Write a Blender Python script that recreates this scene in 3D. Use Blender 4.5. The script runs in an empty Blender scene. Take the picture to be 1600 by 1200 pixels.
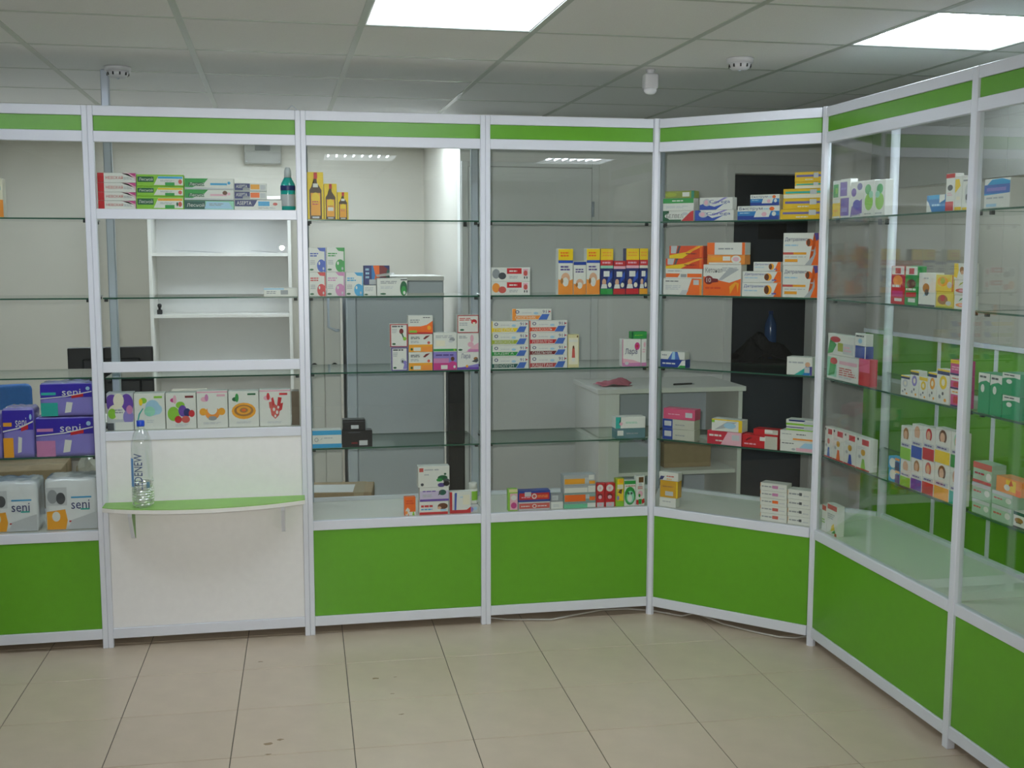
import bpy, bmesh, math, random
from mathutils import Vector, Matrix
random.seed(7)
PI = math.pi
scn = bpy.context.scene
COL = scn.collection
# ------------------------------------------------------------------ camera
cam_d = bpy.data.cameras.new('camera'); cam = bpy.data.objects.new('camera', cam_d); COL.objects.link(cam)
cam_d.sensor_width = 36.0; cam_d.lens = 39.84; cam_d.clip_start = .05; cam_d.clip_end = 60
CAM_H = 1.6232
cam.location = (0, 0, CAM_H)
cam.rotation_euler = (Matrix.Rotation(math.radians(-11.194), 3, 'Z') @ Matrix.Rotation(math.radians(90 - 6.561), 3, 'X') @ Matrix.Rotation(math.radians(.052), 3, 'Z')).to_euler()
scn.camera = cam
# ------------------------------------------------------------------ world, flash, exposure
w = bpy.data.worlds.new('world'); scn.world = w; w.use_nodes = True
w.node_tree.nodes['Background'].inputs[0].default_value = (.55, .6, .6, 1)
w.node_tree.nodes['Background'].inputs[1].default_value = .12
TUBE = 41.0            # radiance of the fluorescent tubes in the ceiling lights
FLASH = 250.0           # watts of the camera's small flash
fl = bpy.data.lights.new('camera_flash', 'SPOT'); fl.energy = FLASH; fl.color = (1, .985, .96); fl.shadow_soft_size = .016
fl.spot_size = math.radians(76); fl.spot_blend = .9
flo = bpy.data.objects.new('camera_flash', fl); COL.objects.link(flo); flo.location = (-.035, .03, CAM_H + .045); flo.rotation_euler = cam.rotation_euler
vs = scn.view_settings
vs.view_transform = 'Standard'; vs.look = 'None'; vs.gamma = 1.0; vs.use_curve_mapping = False
vs.exposure = -.2
scn.cycles.transparent_max_bounces = 40
scn.cycles.max_bounces = 10
scn.cycles.sample_clamp_indirect = 6.0
# ------------------------------------------------------------------ helpers
def lin(c):
    c /= 255.0
    return c / 12.92 if c <= .04045 else ((c + .055) / 1.055) ** 2.4
def rgb(h): return tuple(lin(int(h[i:i + 2], 16)) for i in (0, 2, 4)) + (1,)
MATS = {}
def mat(name, col, rough=.5, metal=0.0, noise=0.0, nscale=40.0, bump=0.0, spec=.5, emit=None, estr=0, coat=0, rnd=0.0):
    if name in MATS: return MATS[name]
    m = bpy.data.materials.new(name); m.use_nodes = True
    nt = m.node_tree; b = nt.nodes['Principled BSDF']
    c = rgb(col)
    b.inputs['Base Color'].default_value = c; b.inputs['Roughness'].default_value = rough
    b.inputs['Metallic'].default_value = metal; b.inputs['Specular IOR Level'].default_value = spec
    b.inputs['Coat Weight'].default_value = coat
    if emit:
        b.inputs['Emission Color'].default_value = rgb(emit); b.inputs['Emission Strength'].default_value = estr
    if noise or bump or rnd:
        tc = nt.nodes.new('ShaderNodeTexCoord'); nz = nt.nodes.new('ShaderNodeTexNoise')
        nz.inputs['Scale'].default_value = nscale; nz.inputs['Detail'].default_value = 5
        nt.links.new(tc.outputs['Object'], nz.inputs['Vector'])
        if noise or rnd:
            hs = nt.nodes.new('ShaderNodeHueSaturation'); hs.inputs['Color'].default_value = c
            mp = nt.nodes.new('ShaderNodeMapRange'); mp.inputs[1].default_value = .25; mp.inputs[2].default_value = .75
            mp.inputs[3].default_value = 1 - noise; mp.inputs[4].default_value = 1 + noise
            nt.links.new(nz.outputs['Fac'], mp.inputs[0])
            src = mp.outputs[0]
            if rnd:
                oi = nt.nodes.new('ShaderNodeObjectInfo'); m2 = nt.nodes.new('ShaderNodeMapRange')
                m2.inputs[3].default_value = 1 - rnd; m2.inputs[4].default_value = 1 + rnd
                nt.links.new(oi.outputs['Random'], m2.inputs[0])
                mu = nt.nodes.new('ShaderNodeMath'); mu.operation = 'MULTIPLY'
                nt.links.new(src, mu.inputs[0]); nt.links.new(m2.outputs[0], mu.inputs[1]); src = mu.outputs[0]
            nt.links.new(src, hs.inputs['Value']); nt.links.new(hs.outputs[0], b.inputs['Base Color'])
        if bump:
            bp = nt.nodes.new('ShaderNodeBump'); bp.inputs['Strength'].default_value = bump; bp.inputs['Distance'].default_value = .004
            nt.links.new(nz.outputs['Fac'], bp.inputs['Height']); nt.links.new(bp.outputs[0], b.inputs['Normal'])
    MATS[name] = m
    return m
def glass(name, tint, refl=1.0, rough=.0, ior=1.5):
    """clear sheet: light passes straight through, Fresnel mirror on both faces"""
    if name in MATS: return MATS[name]
    m = bpy.data.materials.new(name); m.use_nodes = True
    nt = m.node_tree; nt.nodes.clear()
    out = nt.nodes.new('ShaderNodeOutputMaterial'); mx = nt.nodes.new('ShaderNodeMixShader')
    tr = nt.nodes.new('ShaderNodeBsdfTransparent'); gl = nt.nodes.new('ShaderNodeBsdfGlossy'); fr = nt.nodes.new('ShaderNodeFresnel')
    ge = nt.nodes.new('ShaderNodeNewGeometry'); mr = nt.nodes.new('ShaderNodeMapRange'); mu = nt.nodes.new('ShaderNodeMath')
    tr.inputs[0].default_value = rgb(tint); gl.inputs[0].default_value = (1, 1, 1, 1); gl.inputs['Roughness'].default_value = rough
    mr.inputs[3].default_value = ior; mr.inputs[4].default_value = 1 / ior
    nt.links.new(ge.outputs['Backfacing'], mr.inputs[0]); nt.links.new(mr.outputs[0], fr.inputs[0])
    mu.operation = 'MULTIPLY'; mu.inputs[1].default_value = refl
    nt.links.new(fr.outputs[0], mu.inputs[0]); nt.links.new(mu.outputs[0], mx.inputs[0])
    nt.links.new(tr.outputs[0], mx.inputs[1]); nt.links.new(gl.outputs[0], mx.inputs[2]); nt.links.new(mx.outputs[0], out.inputs[0])
    MATS[name] = m
    return m
def link(o, parent=None):
    COL.objects.link(o)
    if parent is not None: o.parent = parent
    return o
def mesh_obj(name, bm, m, parent=None, smooth=False):
    bm.normal_update()
    me = bpy.data.meshes.new(name); bm.to_mesh(me); bm.free()
    for x in (m if isinstance(m, (list, tuple)) else [m]): me.materials.append(x)
    if smooth:
        for p in me.polygons: p.use_smooth = True
    return link(bpy.data.objects.new(name, me), parent)
def empty(name, loc=(0, 0, 0), rz=0, parent=None):
    o = bpy.data.objects.new(name, None); o.location = loc; o.rotation_euler = (0, 0, rz); o.empty_display_size = .1
    return link(o, parent)
def tag(o, label, cat, group=None):
    o['label'] = label; o['category'] = cat
    if group: o['group'] = group
    return o
def bx(bm, x0, x1, y0, y1, z0, z1, bev=0.0, mi=0, seg=1):
    r = bmesh.ops.create_cube(bm, size=1.0)
    vs_ = r['verts']
    bmesh.ops.scale(bm, verts=vs_, vec=(x1 - x0, y1 - y0, z1 - z0))
    bmesh.ops.translate(bm, verts=vs_, vec=((x0 + x1) / 2, (y0 + y1) / 2, (z0 + z1) / 2))
    fs = list({f for v in vs_ for f in v.link_faces})
    for f in fs: f.material_index = mi
    if bev:
        es = list({e for v in vs_ for e in v.link_edges})
        bmesh.ops.bevel(bm, geom=es, offset=bev, segments=seg, affect='EDGES', profile=.5)
    return vs_
def box(name, x0, x1, y0, y1, z0, z1, m, parent=None, bev=.0):
    bm = bmesh.new(); bx(bm, x0, x1, y0, y1, z0, z1, bev); return mesh_obj(name, bm, m, parent)
def prism(bm, pts, z0, z1, mi=0):
    a = [bm.verts.new((x, y, z0)) for x, y in pts]; b = [bm.verts.new((x, y, z1)) for x, y in pts]
    n = len(pts); fs = [bm.faces.new(a[::-1]), bm.faces.new(b)]
    for i in range(n): fs.append(bm.faces.new((a[i], a[(i + 1) % n], b[(i + 1) % n], b[i])))
    for f in fs: f.material_index = mi
def slab(name, pts, z0, z1, m, parent=None):
    bm = bmesh.new(); prism(bm, pts, z0, z1); bmesh.ops.recalc_face_normals(bm, faces=bm.faces[:]); return mesh_obj(name, bm, m, parent)
def lathe(name, prof, m, parent=None, seg=28, sx=1, sy=1, loc=(0, 0, 0), wob=0.0, caps=True, smooth=True):
    bm = bmesh.new(); rings = []
    for k, (r, z) in enumerate(prof):
        rings.append([bm.verts.new((loc[0] + sx * r * math.cos(2 * PI * i / seg) * (1 + wob * random.uniform(-1, 1)), loc[1] + sy * r * math.sin(2 * PI * i / seg) * (1 + wob * random.uniform(-1, 1)), loc[2] + z)) for i in range(seg)])
    for a, b in zip(rings, rings[1:]):
        for i in range(seg): bm.faces.new((a[i], a[(i + 1) % seg], b[(i + 1) % seg], b[i]))
    if caps:
        bm.faces.new(rings[0][::-1]); bm.faces.new(rings[-1])
    return mesh_obj(name, bm, m, parent, smooth)
def tube(name, pts, r, m, parent=None, seg=8, smooth=True):
    bm = bmesh.new(); rings = []
    P = [Vector(p) for p in pts]
    for i, p in enumerate(P):
        t = (P[min(i + 1, len(P) - 1)] - P[max(i - 1, 0)]).normalized()
        a = t.cross(Vector((0, 0, 1)))
        if a.length < 1e-3: a = t.cross(Vector((0, 1, 0)))
        a.normalize(); b = t.cross(a).normalized()
        rings.append([bm.verts.new(p + r * (a * math.cos(2 * PI * k / seg) + b * math.sin(2 * PI * k / seg))) for k in range(seg)])
    for a, b in zip(rings, rings[1:]):
        for i in range(seg): bm.faces.new((a[i], a[(i + 1) % seg], b[(i + 1) % seg], b[i]))
    bm.faces.new(rings[0][::-1]); bm.faces.new(rings[-1])
    bmesh.ops.recalc_face_normals(bm, faces=bm.faces[:])
    return mesh_obj(name, bm, m, parent, smooth)
def struct(o): o['kind'] = 'structure'; return o
# ------------------------------------------------------------------ materials
M_FRAME = mat('white_frame', 'dde1e8', .32, spec=.5, noise=.015, nscale=8)
M_ALU = mat('aluminium_post', 'c4cdd8', .28, metal=.45, noise=.03, nscale=12)
M_GREEN = mat('green_laminate', '5a9a1c', .38, noise=.03, nscale=25, bump=.03)
M_GREEN2 = mat('green_shelf_top', '7fb648', .35, noise=.02, nscale=25)
M_CREAM = mat('cream_laminate', 'ededea', .45, noise=.02, nscale=30, bump=.02)
M_COUNTER = mat('white_board', 'e2e2d8', .4, noise=.02, nscale=30)
M_PANE = glass('pane_glass', 'fafcfa')
M_SHELF = glass('shelf_glass', 'eef6f1')
M_EDGE = mat('glass_edge', '2f5c4a', .15, noise=.05, nscale=60)
M_CLIP = mat('clip_black', '2a2c2e', .5, noise=.05)
M_WALL = mat('wall_plaster', 'd2cfc4', .8, noise=.02, nscale=6, bump=.05)
M_WALLG = mat('wall_grey', 'ecece8', .8, noise=.02, nscale=6, bump=.05)
M_TILEC = mat('ceiling_tile', 'e6e8e6', .9, noise=.04, nscale=220, bump=.25, rnd=.012)
M_TEE = mat('ceiling_tee', 'b2bab0', .35, noise=.02)
M_GROUT = mat('floor_grout', '6f6a5e', .8, noise=.1)
M_FLOOR = mat('floor_tile', 'c8b8a2', .3, noise=.05, nscale=9, bump=.02, rnd=.02)
M_PLAS = mat('white_plastic', 'd6d8dc', .4, noise=.02)
M_WALLF = mat('wall_front_paint', '8d8a82', .85, noise=.03, nscale=5, bump=.05)
M_PART = mat('partition_cream', 'aaa79b', .7, noise=.02, nscale=8)
M_PARTU = mat('partition_grey', '8a8a84', .7, noise=.02, nscale=8)
M_DARK = mat('dark_void', '2b2d30', .6, noise=.05)
M_BLACK = mat('black_plastic', '18191b', .45, noise=.05)
M_WOODW = mat('white_furniture', 'eae9e2', .5, noise=.02, nscale=20)
M_CARD = mat('cardboard', 'a08a68', .8, noise=.08, nscale=30, bump=.05)
STAINS = [(0.502, -0.182, 0.017), (0.579, -0.182, 0.008), (0.556, -0.347, 0.008), (0.12, -0.707, 0.018), (0.153, -0.682, 0.014), (0.119, -0.79, 0.01), (0.575, -0.542, 0.009), (0.062, 0.079, 0.012)]
# ------------------------------------------------------------------ room shell
ZC = 2.3962
RX0, RX1, RY0, RY1 = -1.95, 3.9, -2.6, 8.8
# floor: tiles 0.3975 m laid almost square to the cabinets
floor = struct(empty('floor', (-.2, 4.4115, 0), -.01496))
box('grout_bed', -4, 6, -8, 5, -.06, -.0035, M_GROUT, floor)
TS = .39752
def floor_tile_mesh():
    bm = bmesh.new(); g = .0016
    bx(bm, g, TS - g, g, TS - g, -.0035, 0, .0008); me = bpy.data.meshes.new('floor_tile'); bm.to_mesh(me); bm.free(); me.materials.append(M_FLOOR); return me
ftm = floor_tile_mesh()
for i in range(-4, 8):
    for j in range(-5, 9):
        o = bpy.data.objects.new('floor_tile', ftm); o.location = (i * TS, j * TS, 0); link(o, floor)
bm = bmesh.new()
for i in range(-5, 11):
    for j in range(-18, 10):
        if -4 <= i < 8 and -5 <= j < 9: continue
        prism(bm, [(i * TS + .0016, j * TS + .0016), ((i + 1) * TS - .0016, j * TS + .0016), ((i + 1) * TS - .0016, (j + 1) * TS - .0016), (i * TS + .0016, (j + 1) * TS - .0016)], -.0035, 0)
o = mesh_obj('outer_floor_tile', bm, M_FLOOR, floor); o['kind'] = 'stuff'
M_STAIN = mat('floor_stain', '8f7a5a', .5, noise=.1)
def blot(x, y, r, sq=.5):
    bm = bmesh.new(); n = 9
    pts = [(x + r * (1 + .45 * random.uniform(-1, 1)) * math.cos(2 * PI * k / n), y + sq * r * (1 + .45 * random.uniform(-1, 1)) * math.sin(2 * PI * k / n)) for k in range(n)]
    f = bm.faces.new([bm.verts.new((a, b, .0004)) for a, b in pts])
    mesh_obj('stain', bm, M_STAIN, floor)
for x, y, r in STAINS: blot(x, y, r)
# ceiling: 0.6 m lay-in tiles on a tee grid
ceiling = struct(empty('ceiling', (-1.528, 3.392, ZC), .00833))
box('ceiling_slab', -1, 6, -7, 6, .13, .2, M_WALL, ceiling)
FIX = {(0, 0), (3, 0), (6, 0), (3, -6), (6, -6), (0, 5), (2, 6), (3, 5)}
def ceil_tile_mesh():
    bm = bmesh.new(); bx(bm, .004, .596, .004, .596, .0012, .014, .001); me = bpy.data.meshes.new('ceiling_tile'); bm.to_mesh(me); bm.free(); me.materials.append(M_TILEC); return me
ctm = ceil_tile_mesh()
for i in range(-1, 8):
    for j in range(-1, 5):
        if (i, j) in FIX: continue
        o = bpy.data.objects.new('ceiling_tile', ctm); o.location = (i * .6, j * .6, 0); link(o, ceiling)
bm = bmesh.new()
for i in range(-1, 9):
    for j in range(-11, 9):
        if (-1 <= i < 8 and -1 <= j < 6) or (i, j) in FIX: continue
        prism(bm, [(i * .6 + .004, j * .6 + .004), (i * .6 + .596, j * .6 + .004), (i * .6 + .596, j * .6 + .596), (i * .6 + .004, j * .6 + .596)], .004, .016)
o = mesh_obj('outer_ceiling_tile', bm, M_TILEC, ceiling); o['kind'] = 'stuff'
for i in range(-1, 10): box('main_tee', i * .6 - .012, i * .6 + .012, -6.6, 5.4, -.001, .004, M_TEE, ceiling, .0006)
for j in range(-11, 10): box('cross_tee', -.6, 5.4, j * .6 - .011, j * .6 + .011, -.0, .004, M_TEE, ceiling, .0006)
# walls
def wall(name, x0, x1, y0, y1, z0, z1, m): return struct(box(name, x0, x1, y0, y1, z0, z1, m))
ZT = ZC + .12
wall('wall_left', RX0 - .1, RX0, RY0 - .1, 4.75, 0, ZT, M_WALLF)
wall('wall_left_staff', RX0 - .1, RX0, 4.75, 8.2, 0, ZT, M_WALL)
wall('wall_front', RX0, RX1, RY0 - .1, RY0, 0, ZT, M_WALLF)
wall('wall_back', RX0, .965, 8.1, 8.2, 0, ZT, M_WALL)
wall('wall_pier', .965, 1.065, 6.49, 8.2, 0, ZT, M_WALL)
wb = struct(empty('wall_grey_back', (0, 6.38, 0)))
for nm, a, b, z0, z1 in (('wall_leaf', .965, 2.597, 0, ZT), ('wall_lintel', 2.597, 3.12, 2.092, ZT), ('wall_leaf', 3.12, RX1, 0, ZT)): box(nm, a, b, 0, .11, z0, z1, M_WALLG, wb)
wall('wall_right', RX1, RX1 + .1, RY0, RY1, 0, ZT, M_WALL)
wall('wall_store', 1.065, RX1, RY1, RY1 + .1, 0, ZT, M_WALLG)
wall('wall_store_side', 1.065, 1.115, 8.2, RY1, 0, ZT, M_WALLG)
# partition behind the side cabinets: boards with joints, green below
pw = struct(empty('wall_partition', (2.88, 0, 0)))
box('core', .012, .1, RY0, 5.3, 0, ZT, M_PART, pw)
yy = [5.3, 5.04, 4.62, 4.20, 3.78, 3.36, 2.94, 2.52, 2.10]
for a, b in zip(yy, yy[1:]):
    box('green_board', .0, .011, b + .004, a - .004, .0, 1.228, M_GREEN, pw, .001)
    box('joint_strip', -.006, .010, b - .011, b + .011, .0, 1.228, M_FRAME, pw, .001)
    box('cream_board', .0, .011, b + .0008, a - .0008, 1.25, 1.925, M_PART, pw, .0006)
    box('upper_board', .0, .011, b + .0008, a - .0008, 1.937, ZT, M_PARTU, pw, .0006)
box('dado_strip', -.008, .011, 2.1, 5.3, 1.229, 1.249, M_FRAME, pw, .001)
# door in the grey wall and casing of the dark doorway
dr_ = struct(empty('door_1', (.99, 6.38, 0)))
M_DOOR = mat('door_white', 'e8eae8', .5, noise=.015, nscale=10)
box('door_leaf', .02, .73, -.032, -.002, .01, 2.106, M_DOOR, dr_, .002)
for a, b, z0, z1 in ((-.02, .018, 0, 2.137), (.734, .777, 0, 2.137), (.018, .734, 2.109, 2.137)): box('door_casing', a, b, -.02, -.001, z0, z1, M_DOOR, dr_, .002)
for z in (.28, 1.833): lathe('hinge', [(.008, z), (.008, z + .085)], M_ALU, dr_, 10, loc=(.737, -.036, 0))
tr = struct(empty('trim_1', (2.597, 6.38, 0)))
for a, b, z0, z1 in ((-.05, -.002, 0, 2.145), (.525, .57, 0, 2.145), (-.002, .525, 2.094, 2.145)): box('casing_board', a, b, -.015, -.001, z0, z1, M_WALLG, tr, .002)
# ------------------------------------------------------------------ ceiling lights
M_TUBE = mat('tube_glow', 'f4fbff', .5, emit='e6f1ff', estr=TUBE)
M_REFL = mat('light_reflector', 'f0f0ee', .35, noise=.01)
def ceiling_light(i, j, label):
    t = empty('ceiling_light', (0, 0, 0))
    ca, sa = math.cos(.00833), math.sin(.00833)
    lx, ly = i * .6 + .3, j * .6 + .3
    t.location = (-1.528 + lx * ca - ly * sa, 3.392 + lx * sa + ly * ca, ZC); t.rotation_euler = (0, 0, .00833)
    bm = bmesh.new(); q = .287
    for a in ((-q, -q + .004, -q, q), (q - .004, q, -q, q), (-q, q, -q, -q + .004), (-q, q, q - .004, q)): bx(bm, a[0], a[1], a[2], a[3], .002, .075)
    bx(bm, -q, q, -q, q, .075, .08); mesh_obj('housing', bm, M_REFL, t)
    for k in range(8):
        x = -.245 + .07 * k
        bm = bmesh.new(); bmesh.ops.create_cone(bm, cap_ends=True, segments=12, radius1=.0072, radius2=.0072, depth=.55)
        bmesh.ops.rotate(bm, verts=bm.verts[:], cent=(0, 0, 0), matrix=Matrix.Rotation(PI / 2, 3, 'X')); bmesh.ops.translate(bm, verts=bm.verts[:], vec=(x, 0, .034))
        mesh_obj('tube', bm, M_TUBE, t, True)
    tag(t, label, 'ceiling light', 'square ceiling lights')
    return t
LIGHTS = [(3, 0, 'bright square ceiling light above the middle of the shop'), (6, 0, 'bright square ceiling light above the side cabinets'), (0, 0, 'added square ceiling light out of the frame, lighting the service window cabinet side'),  # the out-of-frame fixture is added to light the left side
          (3, -6, 'square ceiling light behind the photographer, mirrored in the cabinet glass'), (6, -6, 'square ceiling light behind the photographer, mirrored beside the corner'),
          (0, 5, 'added unseen ceiling light over the staff desk, brightening the back wall'), (2, 6, 'added unseen ceiling light over the open bookcase, brightening the back wall'), (3, 5, 'square ceiling light over the grey metal cabinet')]  # desk and bookcase fixtures are unseen, added to brighten the back wall
for a in LIGHTS: ceiling_light(*a)
# detectors
def smoke(x, y, label):
    t = tag(empty('smoke_detector', (x, y, ZC)), label, 'smoke detector', 'smoke detectors')
    lathe('base', [(.052, -.018), (.054, -.004), (.054, 0)], M_PLAS, t, 28)
    lathe('dome', [(.012, -.046), (.03, -.044), (.042, -.034), (.046, -.018)], M_PLAS, t, 28)
    bm = bmesh.new()
    for k in range(10):
        a = 2 * PI * k / 10; v = bx(bm, .036, .0455, -.003, .003, -.036, -.024)
        bmesh.ops.rotate(bm, verts=v, cent=(0, 0, 0), matrix=Matrix.Rotation(a, 3, 'Z'))
    mesh_obj('vent', bm, M_DARK, t)
    lathe('indicator', [(.004, -.049), (.006, -.046)], mat('detector_eye', 'c8d4e0', .1), t, 10)
smoke(-.675, 5.08, 'round white smoke detector above the aluminium pole')
smoke(1.79, 4.37, 'round white smoke detector near the lit corner')
t = tag(empty('motion_sensor', (1.525, 4.70, ZC)), 'small white motion sensor hanging under the ceiling', 'motion sensor')
lathe('bracket', [(.012, -.02), (.02, 0)], M_PLAS, t, 16)
bm = bmesh.new(); bx(bm, -.031, .031, -.024, .024, -.082, -.018, .01, seg=3); mesh_obj('body', bm, M_PLAS, t, True)
lathe('lens', [(.006, -.104), (.02, -.1), (.028, -.09), (.029, -.078)], mat('sensor_lens', 'e6e8ec', .25), t, 20, sy=.8)
# ------------------------------------------------------------------ display cabinets
S2 = 2 ** -.5
NODE = [(-1.5562, 4.7787), (-.7562, 4.7787), (.0661, 4.7787), (.8287, 4.7787), (1.5832, 4.7787), (2.1126, 4.2494), (2.1126, 3.2433), (2.1126, 2.2433)]
ANG = {'A': 0, 'B': 0, 'C': 0, 'D': 0, 'E': -PI / 4, 'F': -PI / 2, 'G': -PI / 2}
UI = {k: i for i, k in enumerate('ABCDEFG')}
WID = {k: math.dist(NODE[i], NODE[i + 1]) for k, i in UI.items()}
DEP = .40; WDG = DEP * math.tan(PI / 8)
SHZ = (1.763, 1.445, 1.126, .804)
H0, H1, H2, H3 = 2.06, 2.102, 2.161, 2.2
CABLAB = {'A': 'white framed glass cabinet holding the purple and white pad packs', 'B': 'white framed service cabinet with tea boxes and a cream lower panel',
          'C': 'white framed glass cabinet holding the yellow tonic boxes', 'D': 'white framed glass cabinet holding the striped gel boxes and navy vitamin boxes',
          'E': 'white framed glass cabinet set diagonally across the corner', 'F': 'white framed glass side cabinet holding the hair dye boxes', 'G': 'white framed glass side cabinet cut off by the picture edge'}
UNIT = {}
def poly(k, y0, y1, ml, mr):
    """plan of a shelf: straight sides, or mitred at the two corners of the run"""
    wl = WDG if k in 'EF' else 0; wr = WDG if k in 'DE' else 0; W = WID[k]
    f = lambda y: y / DEP
    return [(ml - wl * f(y0), y0), (W - mr + wr * f(y0), y0), (W - mr + wr * f(y1), y1), (ml - wl * f(y1), y1)]
def glass_shelf(k, u, z, y0=.018, y1=.375, th=.006):
    pts = poly(k, y0, y1, .024, .024)
    o = slab('glass_shelf', pts, z - th, z, M_SHELF, u)
    a, b = pts[0], pts[1]; c, d = pts[2], pts[3]
    e = .0012
    box('polished_edge', a[0], b[0], y0 - e, y0, z - th, z, M_EDGE, o)
    box('polished_edge', d[0], c[0], y1, y1 + e, z - th, z, M_EDGE, o)
    for x, y in ((a[0] + .008, y0 + .03), (b[0] - .008, y0 + .03), (d[0] + .008, y1 - .03), (c[0] - .008, y1 - .03)):
        box('clip', x - .007, x + .007, y - .006, y + .006, z - th - .012, z - th, M_CLIP, o, .001)
    return o
def post(name, u, x0, x1, y0, y1, z1, m=None): return box(name, x0, x1, y0, y1, 0, z1, m or M_FRAME, u, .0022)
def corner_post(u, x, y, r, z1, name='front_post', m=None):
    o = lathe(name, [(r, 0), (r, z1)], m or M_FRAME, u, 8, loc=(x, y, 0), smooth=False)
    return o
def cabinet(k):
    W = WID[k]; n = NODE[UI[k]]
    u = tag(empty('display_cabinet', (n[0], n[1], 0), ANG[k]), CABLAB[k], 'cabinet', 'glass display cabinets'); UNIT[k] = u
    pw_ = .0212
    xl = pw_ if k in 'ABCD' else .0178
    xr = W - (pw_ if k in 'ABC' else .0178)
    fy0, fy1 = -.012, .018
    # posts
    if k in 'ABCD': post('front_post', u, .0003, pw_, fy0, fy1, H3)
    if k in 'ABC': post('front_post', u, W - pw_, W - .0003, fy0, fy1, H3)
    if k == 'E':
        corner_post(u, 0, .003, .019, H3 + .002); corner_post(u, W, .003, .019, H3 + .002)
    if k in 'FG': post('front_post', u, W - .0155, W + .0155, fy0, fy1, H3)
    zr = {'B': ZC - .001}.get(k, H3)
    if k in 'AB' : box('rear_post', .0004, .034, DEP - .034, DEP, 0, zr, M_ALU, u, .004)
    if k == 'B': pass
    if k in 'CD': box('rear_post', .0004, .034, DEP - .034, DEP, 0, H3, M_ALU, u, .004)
    if k == 'E':
        lathe('rear_post', [(.019, 0), (.019, H3)], M_ALU, u, 12, loc=(-WDG, DEP - .02, 0)); lathe('rear_post', [(.019, 0), (.019, H3)], M_FRAME, u, 12, loc=(W + WDG, DEP - .02, 0))
    if k in 'FG': box('rear_post', W - .016, W + .016, DEP - .032, DEP, 0, H3, M_FRAME, u, .003)
    # front rails and panels
    def rail(name, z0, z1, y0=-.010, y1=.016, m=None): return box(name, xl, xr, y0, y1, z0, z1, m or M_FRAME, u, .0018)
    rail('top_rail', H2, H3); rail('header_rail', H0, H1); rail('header_panel', H1, H2, -.004, .004, M_GREEN)
    rail('base_rail', .039, .082)
    gp = poly(k, .018, DEP, .002, .002)
    a, b, c, d = gp
    def rear(name, z0, z1, m=None): return box(name, d[0] + .018, c[0] - .018, DEP - .026, DEP - .002, z0, z1, m or M_FRAME, u, .0015)
    rear('rear_top_rail', H2, H3); rear('rear_base_rail', .039, .082)
    for s, q in (((.004, .024), 0), ((W - .024, W - .004), 1)):
        if (k in 'EF' and q == 0) or (k in 'DE' and q == 1): continue
        box('side_rail', s[0], s[1], .019, DEP - .036, H2 + .006, H3 - .004, M_FRAME, u, .0015)
    if k != 'B':
        rail('counter_rail', .457, .497); rail('base_panel', .082, .457, -.004, .004, M_GREEN)
        rear('rear_counter_rail', .470, .512)
        slab('counter_board', poly(k, .017, DEP - .027, .003, .003), .478, .4965, M_COUNTER, u)
        slab('bottom_board', poly(k, .017, DEP - .027, .003, .003), .05, .066, M_COUNTER, u)
        rear('rear_base_panel', .083, .469, M_CREAM)
        box('front_glass', xl + .001, xr - .001, .0, .004, .4975, H0 - .0005, M_PANE, u)
        for z in SHZ: glass_shelf(k, u, z)
    else:
        rail('window_rail', 1.759, 1.799); rail('window_rail', 1.145, 1.187); rail('window_rail', .866, .903)
        rail('lower_panel', .082, .866, -.003, .006, M_CREAM)
        slab('window_board', poly(k, .017, DEP - .04, .024, .024), 1.783, 1.7985, M_COUNTER, u)
        slab('window_board', poly(k, .017, DEP - .04, .024, .024), .886, .9025, M_COUNTER, u)
        for z0, z1 in ((1.7995, H0 - .0005), (1.1875, 1.7585), (.9035, 1.1445)): box('front_glass', xl + .001, xr - .001, .0, .004, z0, z1, M_PANE, u)
        glass_shelf(k, u, 1.445, .05); glass_shelf(k, u, 1.121, .03)
        slab('bottom_board', poly(k, .017, DEP - .027, .003, .003), .05, .066, M_COUNTER, u)
        rear('rear_base_panel', .083, .866, M_CREAM)
    return u
for k in 'ABCDEFG': cabinet(k)
# serving ledge on the service cabinet
lg = tag(empty('serving_ledge', (NODE[1][0], NODE[1][1], 0)), 'narrow green topped ledge fixed below the service window', 'ledge')
W = WID['B']; pts = [(W - .012, -.013), (.012, -.013)]
for k in range(17):
    s = k / 16; pts.append((.012 + (W - .024) * s, -.10 - .095 * math.sin(PI * min(1, s * 1.02)) ** .7))
slab('ledge_top', pts, .6105, .613, M_GREEN2, lg)
pts2 = [(x, y - (.0015 if y < -.05 else 0)) for x, y in pts]
slab('ledge_board', pts2, .594, .6103, M_WOODW, lg)
for x in (.118, .72):
    bm = bmesh.new()
    pr = [(-.0135, .593), (-.115, .593), (-.115, .572), (-.095, .545), (-.04, .47), (-.0135, .46)]
    A = [bm.verts.new((x - .008, y, z)) for y, z in pr]; B = [bm.verts.new((x + .008, y, z)) for y, z in pr]
    bm.faces.new(A); bm.faces.new(B[::-1])
    for i in range(len(pr)): bm.faces.new((A[i], B[i], B[(i + 1) % len(pr)], A[(i + 1) % len(pr)]))
    bmesh.ops.recalc_face_normals(bm, faces=bm.faces[:])
    for f in bm.faces: f.material_index = 1 if abs(f.normal.x) > .9 else 0
    mesh_obj('bracket', bm, [M_FRAME, M_GREEN], lg)
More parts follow.
